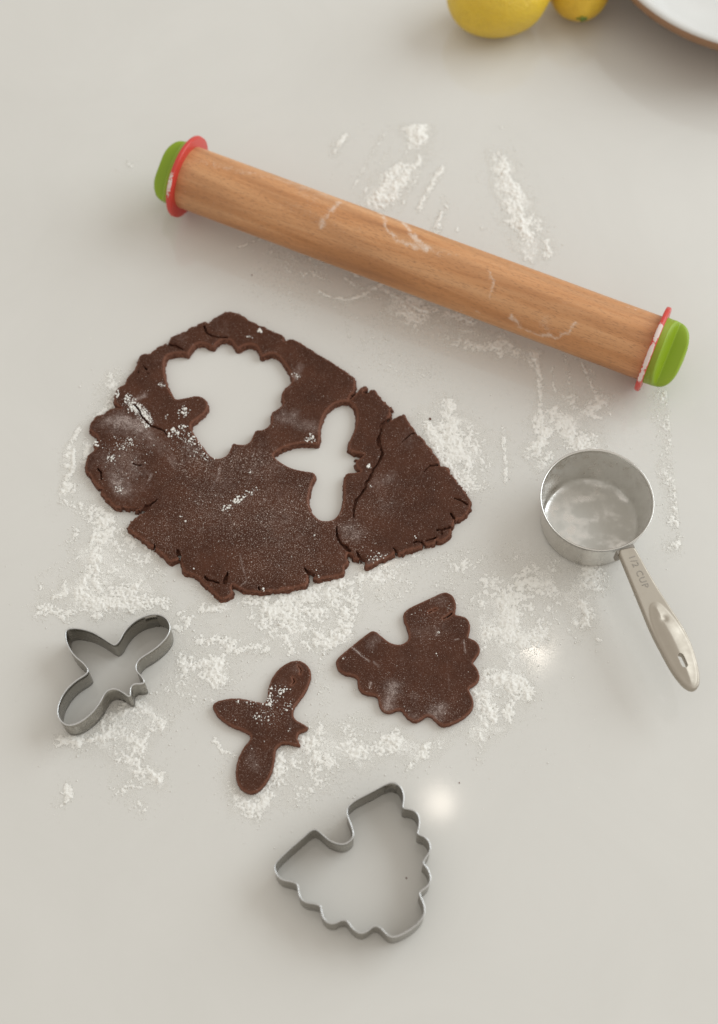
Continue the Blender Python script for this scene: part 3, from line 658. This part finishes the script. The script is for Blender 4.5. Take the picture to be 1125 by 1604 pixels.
# fold where the handle meets the rim
hn = (at(Z8([(85, 140)]), HZ)[0]-CC); hd = at(Z8([(120, 112)]), HZ)[0]-CC; hdir = hd/np.linalg.norm(hd)
sd_ = np.array([-hdir[1], hdir[0]])
c0 = hdir*(CR+.10)
P4 = [c0+hdir*x+sd_*y for x, y in ((-.06, -.62), (.22, -.62), (.22, .62), (-.06, .62))]
V = np.concatenate([np.c_[P4, np.full(4, CH-1.3)], np.c_[P4, np.full(4, HZ-.09)]])
new_mesh('bracket', V, np.array([[3, 2, 1, 0], [4, 5, 6, 7], [0, 1, 5, 4], [1, 2, 6, 5], [2, 3, 7, 6], [3, 0, 4, 7]]), M_INK, cup, False)
# engraved capacity
tc = bpy.data.curves.new('lettering', 'FONT'); tc.body = '1/2 CUP'; tc.size = .62*U; tc.extrude = .01*U; tc.align_x = 'CENTER'; tc.align_y = 'CENTER'; tc.space_character = 1.15; tc.resolution_u = 3
to = bpy.data.objects.new('lettering_text', tc); col.objects.link(to)
dg = bpy.context.evaluated_depsgraph_get(); dg.update()
lm = bpy.data.meshes.new_from_object(to.evaluated_get(dg)); lm.materials.clear(); lm.materials.append(M_INK); lm.name = 'lettering'
bpy.data.objects.remove(to)
lo = bpy.data.objects.new('lettering', lm); col.objects.link(lo); lo.parent = handle
a_, b_ = at(Z8([(170, 180)]), HZ)[0]-CC, at(Z8([(320, 500)]), HZ)[0]-CC; mid = (a_+b_)/2; dv = b_-a_
lo.location = (mid[0]*U, mid[1]*U, (HZ+.004)*U); lo.rotation_euler = (0, 0, math.atan2(dv[1], dv[0]))

# ------------------------------------------------------------------ lemons
def lemon(name, px, z, axis, ra, rb, tip, mat, label, stem=None, tips=(1, 1)):
    c = at([px], z)[0]; root = empty(name, (c[0], c[1], 0)); tag(root, label, 'lemon')
    n, m = 56, 64; t = np.linspace(0, np.pi, n); V = []
    ax = Vector(axis).normalized(); b = ax.cross(Vector((0, 0, 1)) if abs(ax.z) < .9 else Vector((1, 0, 0))).normalized(); d = ax.cross(b)
    for u in t:
        x = math.cos(u)*ra; r = math.sin(u)**.92*rb
        k = tip*math.exp(-(u/.26)**2)*tips[0]-tip*math.exp(-((math.pi-u)/.26)**2)*tips[1]; x += k
        for v in np.linspace(0, 2*np.pi, m, endpoint=False):
            rr = r*(1+.012*math.sin(3*v+u*2)+.01*math.sin(5*v-3*u))
            p = ax*x+b*(rr*math.cos(v))+d*(rr*math.sin(v)); V.append((p.x, p.y, p.z+z))
    i, j = np.meshgrid(np.arange(n-1), np.arange(m), indexing='ij')
    q = np.stack([i*m+j, i*m+(j+1) % m, (i+1)*m+(j+1) % m, (i+1)*m+j], -1).reshape(-1, 4)
    new_mesh('peel', V, q, mat, root)
    if stem:
        e = ax*(ra+tip*.85); k = 14
        s = lumps('stem_scar', np.array([(e.x+rng.normal(0, .14), e.y+rng.normal(0, .06), e.z+z+rng.normal(0, .14)) for _ in range(k)]), rng.uniform(.12, .2, k), stem, .9, .4, root)
    return root
M_L1 = mat_lemon((.66, .45, .03), (.78, .55, .055)); M_L2 = mat_lemon((.66, .41, .025), (.77, .51, .045))
M_STEM = mat_plain('green_stem', (.14, .20, .03), .7, 300)
lemon('lemon', (779, -5), 3.2, (1, .06, .05), 3.95, 3.2, .42, M_L1, 'large pale yellow lemon cut off by the top edge of the photo', tips=(1, .3))
lemon('lemon', (907, -28), 2.75, (.02, -.80, -.10), 3.2, 2.65, .35, M_L2, 'deeper yellow lemon showing its green stem end, right of the larger lemon', M_STEM)

# ------------------------------------------------------------------ bowl at the top right
w = at([(1003, 0), (1036, 24), (1075, 46), (1111, 61)], 5.0)
A = np.c_[2*w, np.ones(4)]; s_ = np.linalg.lstsq(A, (w**2).sum(1), rcond=None)[0]; BR = 13.0
mid = w.mean(0); dr = w[3]-w[0]; nrm = np.array([-dr[1], dr[0]]); nrm /= np.linalg.norm(nrm); nrm = nrm if nrm[1] > 0 else -nrm
half = np.hypot(*dr)/2; bc = (w[0]+w[3])/2+nrm*math.sqrt(BR**2-half**2)
bowl = empty('serving_bowl', (bc[0], bc[1], 0)); tag(bowl, 'wide white bowl with a brown outside at the top right corner', 'bowl')
M_WHITE = mat_plain('white_glaze', (.72, .71, .68), .25, 30); M_BROWN = mat_plain('brown_stoneware', (.30, .165, .085), .5, 120)
lathe('inner_glaze', [(0.01, 1.2), (6, 1.25), (9, 1.9), (11, 3.2), (12.0, 4.5), (12.3, 4.92), (12.55, 5.02), (12.85, 5.02), (13.0, 4.9), (12.98, 4.72)], 128, M_WHITE, bowl)
lathe('outer_body', [(12.99, 4.80), (13.16, 4.66), (13.08, 4.3), (12.7, 3.8), (12.0, 3.2), (10.4, 1.7), (8, .6), (7, .35), (6.8, 0.01), (.01, .01)][::-1], 128, M_BROWN, bowl)

# ------------------------------------------------------------------ flour on the table
FS = [  # (points in photo, width, amount)
 ([(610, 195), (580, 245), (548, 300)], 2.2, .38), ([(640, 230), (600, 290), (575, 320)], 2.5, .5), ([(668, 255), (640, 300), (622, 335)], 2.2, .5), ([(680, 290), (655, 335)], 2, .4), ([(610, 232), (592, 262), (570, 300)], 2.2, .45), ([(530, 255), (515, 280)], 2.5, .35), ([(622, 160), (655, 230)], 15, .35), ([(835, 330), (845, 370)], 6, .4), ([(770, 240), (790, 300)], 6, .4),
 ([(430, 400), (470, 425), (520, 440)], 2.2, .45), ([(470, 395), (520, 410), (600, 440)], 2.2, .5), ([(440, 415), (480, 445)], 2, .35), ([(560, 460), (640, 478), (700, 500)], 3, .45), ([(520, 480), (560, 500)], 2.5, .3), ([(720, 515), (800, 540), (840, 560)], 3, .45), ([(865, 575), (872, 640)], 2.5, .35), ([(925, 575), (955, 650)], 2.5, .35),
 ([(280, 960), (330, 945), (400, 945)], 3, .45), ([(100, 890), (150, 850), (170, 830)], 3, .4), ([(60, 905), (90, 880)], 3, .3), ([(290, 1110), (330, 1100)], 6, .3), ([(560, 1130), (620, 1160)], 6, .35),
 ([(648, 165), (652, 195), (655, 222)], 12, 1), ([(635, 160), (645, 200)], 20, .3), ([(600, 300), (640, 265)], 22, .35), ([(805, 320), (820, 360)], 22, .4), ([(790, 265), (800, 300)], 20, .35), ([(625, 150), (640, 175)], 9, .55), ([(563, 190)], 7, .5), ([(568, 185)], 3, .9), ([(540, 213), (530, 228), (522, 242)], 5, .8), ([(653, 250), (635, 270), (610, 300), (583, 322)], 8, .85), ([(625, 258), (608, 285), (585, 312), (570, 318)], 7, .8),
 ([(638, 275), (620, 300), (600, 322)], 8, .6), ([(693, 262), (676, 290), (655, 325)], 4.5, .75), ([(703, 322), (690, 340), (678, 358)], 6, .8), ([(602, 208), (585, 245), (556, 290)], 3, .3), ([(785, 200)], 4, .55), ([(790, 196)], 2.5, 1), ([(783, 240), (790, 265)], 9, .5),
 ([(788, 262), (795, 285), (805, 310), (815, 345), (826, 372)], 12, 1), ([(775, 280), (790, 320)], 9, .4), ([(822, 395), (828, 405)], 9, .8), ([(858, 378), (863, 395)], 7, .7), ([(842, 400)], 10, .5), ([(755, 358)], 4, .5), ([(828, 325)], 4, .4), ([(200, 256), (205, 262)], 5, .45), ([(408, 124)], 3, .3), ([(715, 360)], 5, .4),
 # below the pin
 ([(376, 388), (405, 376), (415, 374)], 2.5, .6), ([(425, 388), (450, 398), (490, 410)], 8, .5), ([(500, 405), (530, 415), (560, 430)], 5, .6), ([(475, 430), (500, 424)], 7, .4), ([(500, 455), (520, 465), (548, 470), (580, 455), (597, 445)], 3.5, .75), ([(600, 452), (625, 470), (635, 480)], 3.5, .65), ([(540, 470), (543, 500), (546, 530)], 3, .3),
 ([(540, 435), (565, 452)], 4, .6), ([(632, 492), (650, 498)], 16, .75), ([(640, 470), (690, 490), (740, 500)], 10, .6), ([(600, 500)], 20, .25), ([(470, 470), (420, 440)], 30, .16), ([(700, 535), (760, 540), (800, 550), (830, 562)], 9, .55), ([(780, 545)], 14, .6), ([(660, 520), (720, 520)], 22, .25),
 ([(838, 560), (847, 590), (845, 640), (848, 665)], 4, .7), ([(846, 660), (842, 690), (832, 715)], 11, .9), ([(868, 650), (885, 665), (900, 690), (915, 695)], 18, .85), ([(890, 625), (910, 645)], 14, .6), ([(885, 555), (892, 600), (900, 640)], 4, .4), ([(908, 558), (922, 590), (938, 630)], 3.5, .6), ([(940, 625), (930, 650)], 9, .7), ([(860, 700), (850, 730)], 9, .6), ([(920, 700)], 14, .8),
 ([(1045, 622), (1050, 632)], 9, .8), ([(1030, 612), (1070, 625)], 6, .5), ([(1045, 655), (1050, 690)], 14, .6), ([(1035, 745), (1042, 700)], 10, .5), ([(1045, 735), (1055, 760)], 8, .6), ([(1062, 780), (1060, 810), (1075, 840)], 14, .6), ([(1060, 850), (1055, 862)], 9, .8), ([(1075, 770)], 12, .4), ([(1065, 800)], 5, .8),
 # right of dough
 ([(700, 640), (710, 665)], 18, .7), ([(695, 680), (715, 700)], 22, .85), ([(670, 665), (690, 690), (705, 725)], 12, .7), ([(725, 720), (738, 765)], 12, .65), ([(740, 700), (730, 680)], 14, .5), ([(752, 690), (762, 760)], 10, .35), ([(787, 672), (790, 720), (792, 755)], 3.5, .6), ([(660, 585), (690, 580)], 12, .25), ([(590, 540), (640, 580)], 24, .22), ([(710, 740), (722, 775)], 5, .7),
 # left ridge and smear
 ([(124, 672), (112, 690), (104, 715)], 5, .8), ([(115, 705), (113, 735), (108, 750)], 3.5, 1), ([(100, 728), (112, 733)], 4, .7), ([(104, 745), (100, 757), (115, 760)], 4.5, .9), ([(98, 762), (112, 768)], 6, .6), ([(170, 600), (160, 625), (190, 590)], 13, .5), ([(165, 600)], 6, .6), ([(180, 620), (150, 655)], 8, .6), ([(110, 780), (140, 800), (165, 830)], 14, .42), ([(150, 800), (190, 850), (235, 880)], 22, .40), ([(150, 822)], 8, .6), ([(225, 640), (238, 660)], 9, 1), ([(140, 738), (138, 700)], 9, .7), ([(175, 630), (205, 650)], 10, .8),
 ([(118, 830), (112, 860)], 7, .5), ([(150, 850), (140, 880), (130, 910)], 9, .8), ([(153, 875), (148, 905), (155, 925)], 5, .8), ([(100, 910), (98, 930), (82, 935)], 5, .8), ([(125, 930), (150, 945), (200, 950)], 16, .75), ([(190, 920), (215, 935)], 14, .6), ([(222, 910), (212, 925)], 4, .9), ([(210, 945), (235, 945), (250, 940)], 11, .9), ([(60, 945), (100, 955), (145, 965)], 8, .55), ([(170, 905)], 20, .5), ([(70, 920)], 8, .4), ([(180, 890)], 14, .3), ([(250, 895)], 12, .25),
 # between dough and cookies
 ([(270, 985), (300, 965), (340, 955)], 6, .6), ([(285, 965)], 9, .45), ([(310, 1000), (360, 1010), (400, 1020)], 10, .75), ([(290, 1040), (330, 1050), (350, 1065)], 18, .75), ([(340, 1035)], 18, .55), ([(325, 955), (350, 948)], 5, .7), ([(390, 935), (430, 945), (500, 925)], 14, .7), ([(420, 960), (470, 960), (520, 945)], 20, .5), ([(480, 990), (520, 1000), (535, 985)], 12, .8), ([(450, 1015), (500, 1010)], 12, .45), ([(400, 930), (420, 928)], 6, .8), ([(405, 985), (450, 985)], 18, .3), ([(530, 960), (560, 935)], 14, .5), ([(300, 920), (340, 930)], 12, .3), ([(520, 925), (560, 905), (620, 900)], 10, .6), ([(500, 915), (530, 905)], 7, .7), ([(600, 890), (660, 880), (700, 870)], 10, .45), ([(590, 900)], 14, .5), ([(640, 915), (600, 935)], 16, .3), ([(280, 1075), (300, 1090)], 14, .35), ([(540, 960), (530, 1000)], 8, .4),
 # below bee cutter
 ([(95, 1162), (130, 1162), (175, 1155)], 9, .85), ([(165, 1125), (190, 1115), (205, 1105)], 14, .75), ([(190, 1140), (205, 1160)], 16, .6), ([(225, 1115), (260, 1130)], 8, .6), ([(215, 1150), (265, 1140)], 10, .55), ([(185, 1180), (220, 1195)], 14, .5), ([(212, 1205), (235, 1215), (248, 1225)], 8, .9), ([(188, 1235), (215, 1225)], 11, .6), ([(100, 1240), (90, 1265)], 6, .75), ([(205, 1260), (225, 1275)], 9, .3), ([(245, 1020), (230, 1060)], 1, 0), ([(260, 1075), (245, 1090)], 8, .4), ([(110, 970), (60, 960)], 6, .35),
 # round the bee cookie
 ([(335, 1155), (350, 1180), (370, 1185)], 4, .5), ([(345, 1210)], 9, .4), ([(440, 1185), (430, 1215), (410, 1245)], 14, .75), ([(385, 1262), (400, 1275)], 12, .6), ([(480, 1165), (495, 1180)], 12, .75), ([(500, 1130), (490, 1160)], 10, .6), ([(470, 1200), (510, 1210)], 22, .5), ([(490, 1240), (460, 1250)], 14, .4), ([(545, 1150), (580, 1170)], 16, .5), ([(558, 1180)], 9, .7), ([(600, 1165), (625, 1170)], 11, .6), ([(655, 1178), (665, 1170)], 10, .75), ([(645, 1200)], 9, .5), ([(520, 1180)], 18, .4), ([(360, 1240), (365, 1255)], 8, .5), ([(500, 1020), (505, 1100)], 12, .22), ([(620, 1150)], 10, .4), ([(690, 1165)], 10, .35),
 # right of the tree cookie
 ([(830, 905), (810, 925), (790, 950)], 16, .85), ([(790, 950), (800, 985), (805, 1000)], 14, .9), ([(770, 985), (785, 995)], 10, .7), ([(850, 905), (870, 925)], 14, .55), ([(765, 1000), (760, 1015)], 12, .6), ([(780, 1065), (800, 1075)], 16, 1), ([(815, 1065), (830, 1095)], 11, .8), ([(800, 1100), (795, 1120)], 10, .65), ([(755, 1090), (765, 1120)], 12, .8), ([(750, 1135), (755, 1155)], 9, .7), ([(752, 1185), (750, 1195)], 7, .5), ([(740, 1060)], 10, .6), ([(920, 895), (935, 905)], 15, .9), ([(905, 910), (940, 925)], 8, .6), ([(912, 945), (918, 975)], 9, .8), ([(905, 980)], 6, .8), ([(938, 1003)], 5, .6), ([(885, 1000), (900, 1005)], 6, .4), ([(898, 1060)], 3, .5), ([(870, 950), (860, 980)], 16, .3), ([(830, 955), (850, 1000)], 14, .35), ([(765, 920), (740, 945)], 18, .4), ([(720, 885), (700, 910)], 22, .35), ([(760, 880), (800, 870)], 20, .22), ([(815, 1000), (840, 1005)], 12, .5), ([(715, 1150), (700, 1160)], 8, .5), ([(795, 1030)], 10, .5), ([(870, 885)], 12, .4),
]
FILM = [([(300, 900), (700, 1000)], 170, .16), ([(700, 600), (900, 640)], 120, .14), ([(450, 960), (560, 920)], 60, .35), ([(300, 1040), (420, 1000)], 50, .35), ([(180, 930)], 60, .35), ([(800, 980), (780, 1090)], 45, .4), ([(500, 1180), (620, 1180)], 55, .3), ([(700, 700), (740, 770)], 30, .35), ([(640, 500), (760, 540)], 35, .3), ([(880, 670)], 35, .4), ([(600, 300), (640, 270)], 35, .25), ([(805, 310)], 22, .3), ([(160, 830), (230, 870)], 32, .3), ([(200, 1170), (230, 1210)], 35, .3), ([(170, 640), (110, 720)], 22, .3), ([(450, 420), (560, 460)], 30, .25), ([(620, 600), (560, 560)], 30, .2), ([(1055, 700), (1060, 840)], 18, .25), ([(870, 910)], 45, .25)]
tq = lambda P, q: P@np.array([[math.cos(q[2]), -math.sin(q[2])], [math.sin(q[2]), math.cos(q[2])]]).T+np.array(q[:2])
keep_out = [tq(tree_w, (-2.4, -13.6458, .0301)), tq(bee_w, (-20.4925, 3.0148, -.3476)), th_w, bh_w]
h = .055; x0, x1, y0, y1 = -24, 22, 20.5, 79
nx = int((x1-x0)/h); ny = int((y1-y0)/h)
X, Y = np.meshgrid(x0+h*np.arange(nx), y0+h*np.arange(ny), indexing='ij'); x = X.ravel(); y = Y.ravel()
# wobble the painted outlines so nothing keeps a brush shape
wx = x+(fbm(x, y, 1.1, 201, 3)-.5)*1.3; wy = y+(fbm(x, y, 1.1, 231, 3)-.5)*1.3
vx = x+(wx-x)*.22; vy = y+(wy-y)*.22
D = 1-(1-strokes_at(wx, wy, [f for f in FS if f[1] > 5], 0.))*(1-strokes_at(vx, vy, [f for f in FS if f[1] <= 5], 0.)); Fm = strokes_at(wx, wy, FILM, 0.)
for K in keep_out: 
    m = poly_sd(x, y, K, .3); D *= 1-sstep(-.12, .08, m); Fm *= 1-sstep(-.12, .08, m)
D *= 1-sstep(-.1, .15, poly_sd(x, y, out_w, .3))*(1-np.clip(strokes_at(x, y, [([(225, 640), (240, 665)], 22, 1)], 0), 0, 1))
n1 = fbm(x, y, .13, 301, 2); n2 = fbm(x, y, .38, 331, 2); n3 = fbm(x, y, 1.3, 361, 2)
cover = D*.95+(n3-.5)*.55*np.minimum(1, D*3)+(n2-.5)*.65*np.minimum(1, D*3)+(n1-.5)*1.0-.34
cover = np.where(D > .03, cover, -1)
hh = np.clip(cover, 0, 1.1)
grain = np.clip(n1-.42, 0, 1)
height = .006+hh*.055+hh*grain*.17+np.clip(D-.55, 0, 1)*np.clip(n2-.4, 0, 1)*.42
dens = np.clip(sstep(-.50, .60, cover)*.92, 0, 1)
wide = strokes_at(wx, wy, [(p, w*2.3+3, min(.8, a*.75)) for p, w, a in FS], 0.)
for K in keep_out+[out_w]: wide *= 1-sstep(-.12, .08, poly_sd(x, y, K, .3))
Fm = np.maximum(Fm, wide*.72)
film = Fm*(.45+.9*(fbm(x, y, 1.2, 401, 5)-.35))
dens = np.maximum(dens, np.clip(film*1.5, 0, .6)); height = np.where(cover < 0, .006+np.minimum(dens, .3)*.01, height)
G = dens.reshape(nx, ny); keep = np.maximum.reduce([G[:-1, :-1], G[1:, :-1], G[:-1, 1:], G[1:, 1:]]) > .07
nid = np.arange(nx*ny).reshape(nx, ny)
q = np.stack([nid[:-1, :-1][keep], nid[1:, :-1][keep], nid[1:, 1:][keep], nid[:-1, 1:][keep]], -1)
used = np.unique(q); mp = -np.ones(nx*ny, int); mp[used] = np.arange(len(used))
edge0 = G.ravel()[used]
fl = new_mesh('flour', np.c_[x[used], y[used], height[used]], mp[q], M_FLOUR, None, True, None, {'dens': edge0})
tag(fl, 'white flour dusted and clumped over the pale table top', 'flour', None, 'stuff')
print('flour quads', len(q))
# loose grains over and around it
pr = np.clip(D*1.1+Fm*.35, 0, 1)**1.1; pr = np.where(poly_sd(x, y, out_w, .3) > 0, 0, pr); pr /= pr.sum(); k = 75000
ii = rng.choice(len(x), k, p=pr); rad = np.minimum(.009+rng.exponential(.0075, k), .08)
gx = x[ii]+rng.normal(0, .16, k); gy = y[ii]+rng.normal(0, .16, k)
ok = np.ones(k, bool)
for K in keep_out+[out_w, tree_w, bee_w]: ok &= poly_sd(gx, gy, K, .3) < -.04
gz = height[ii]*.8
g = lumps('flour_grains', np.c_[gx, gy, gz+rad*.3][ok], rad[ok], M_LUMP, .7, .4)
tag(g, 'loose grains of flour scattered round the flour clumps', 'flour', None, 'stuff')
# lumps of flour on the dough and cookies
LS = [([(208, 637), (217, 640), (227, 652), (232, 666)], 7, 620, .05), ([(350, 798), (362, 792)], 5, 22, .07), ([(365, 787), (378, 780)], 5, 26, .08), ([(380, 778), (400, 765)], 7, 22, .05), ([(390, 740)], 3, 4, .05), ([(285, 650), (292, 640)], 7, 36, .07), ([(265, 680), (280, 672)], 10, 40, .075), ([(285, 670), (295, 685), (305, 693)], 8, 40, .075), ([(300, 700), (330, 720)], 10, 40, .05), ([(270, 695), (320, 700)], 16, 60, .03),
      ([(170, 715), (178, 718)], 7, 26, .055), ([(190, 700), (205, 692)], 9, 30, .05), ([(165, 700), (210, 690)], 14, 60, .03), ([(408, 519), (405, 517)], 3.5, 16, .09), ([(388, 527), (396, 529)], 3, 12, .045), ([(184, 764), (188, 770)], 6, 30, .045), ([(184, 616), (182, 620)], 4, 16, .09), ([(195, 620), (212, 630)], 6, 40, .06), ([(206, 634), (190, 632)], 7, 30, .05), ([(487, 685), (482, 690)], 7, 36, .06), ([(460, 590), (470, 585)], 6, 14, .045), ([(577, 730)], 3, 14, .085), ([(580, 760)], 2.5, 6, .06), ([(411, 557), (410, 559)], 3, 8, .055), ([(457, 585), (456, 588)], 3, 8, .05),
      ([(649, 913-72), (650, 842)], 1.5, 2, .07), ([(492, 840), (493, 838)], 1.2, 3, .06), ([(580, 875), (600, 868)], 7, 36, .05), ([(290, 817)], 1.5, 2, .07), ([(283, 808)], 1.5, 2, .06), ([(304, 890)], 1.5, 2, .07), ([(412, 923)], 2, 3, .06), ([(500, 900), (485, 905)], 5, 14, .035), ([(145, 700), (150, 690)], 7, 40, .07), ([(253, 600), (256, 606)], 5, 18, .05), ([(260, 655), (262, 650)], 3, 6, .06), ([(250, 690), (150, 760)], 30, 60, .03), ([(700, 875), (702, 873)], 3, 6, .05)]
LB = [([(422, 1105), (424, 1090)], 6, 36, .075), ([(432, 1088), (448, 1080)], 7, 26, .08), ([(430, 1075), (425, 1080)], 5, 14, .06), ([(445, 1105), (455, 1108)], 7, 22, .06), ([(403, 1128), (412, 1122)], 7, 18, .05), ([(385, 1098), (410, 1104)], 5, 18, .04), ([(370, 1100)], 2.5, 4, .07), ([(368, 1127), (370, 1130)], 2, 4, .05), ([(391, 1152)], 2, 5, .05), ([(415, 1161)], 1.5, 2, .05), ([(440, 1120), (400, 1110)], 20, 50, .03), ([(453, 1143)], 2, 3, .05)]
LT = [([(684, 992), (688, 988)], 2.5, 8, .03), ([(684, 1025)], 1.3, 2, .055), ([(536, 1032), (540, 1030)], 2.5, 6, .035), ([(660, 970)], 20, 20, .022), ([(552, 1013), (570, 1030)], 2, 16, .02), ([(700, 945), (705, 955)], 5, 14, .022)]
def place(items, sd, zf, name, label, zt=T):
    Ps = []; Rs = []
    for pts, w, n, r in items:
        P = at(pts, zt)
        if len(P) == 1: P = np.r_[P, P+1e-3]
        t = rng.random(n)*(len(P)-1); i = t.astype(int); c = P[i]+(P[i+1]-P[i])*(t-i)[:, None]+rng.normal(0, w*PX*.62, (n, 2))
        Ps.append(c); Rs.append(np.clip(r*rng.lognormal(-.45, .5, n), .013, r*1.25))
    P = np.concatenate(Ps); R = np.concatenate(Rs); s = sd(P[:, 0], P[:, 1]); k = s > .03; P = P[k]; R = R[k]; s = s[k]
    z = zf(P[:, 0], P[:, 1], np.minimum(s, .2))
    o = lumps(name, np.c_[P, z+R*.25], R, M_LUMP, .6, .45); return tag(o, label, 'flour', None, 'stuff')
place(LS, lambda x, y: dough_sdf(x, y), ztop_dough, 'flour_lumps', 'white flour lumps lying on the big dough sheet', TD)
flatz = lambda x, y, d: np.full_like(x, T)
place(LB, lambda x, y: poly_sd(x, y, bee_w), flatz, 'flour_lumps', 'white flour lumps lying on the bee cookie')
place(LT, lambda x, y: poly_sd(x, y, tree_w), flatz, 'flour_lumps', 'fine flour specks lying on the tree cookie')
# dark specks on the table
for px, r, lab in (((394, 431), .05, 'tiny dark speck below the left part of the rolling pin'), ((636, 1375), .05, 'tiny dark speck inside the tree cookie cutter'), ((719, 1226), .04, 'tiny dark speck right of the bee cookie, above the light reflection')):
    c = at([px])[0]; tag(lumps('crumb', np.array([[c[0], c[1], r*.4], [c[0]+r*.5, c[1]-r, r*.3]]), np.array([r, r*.7]), M_SIDE, .6, .4), lab, 'crumb')
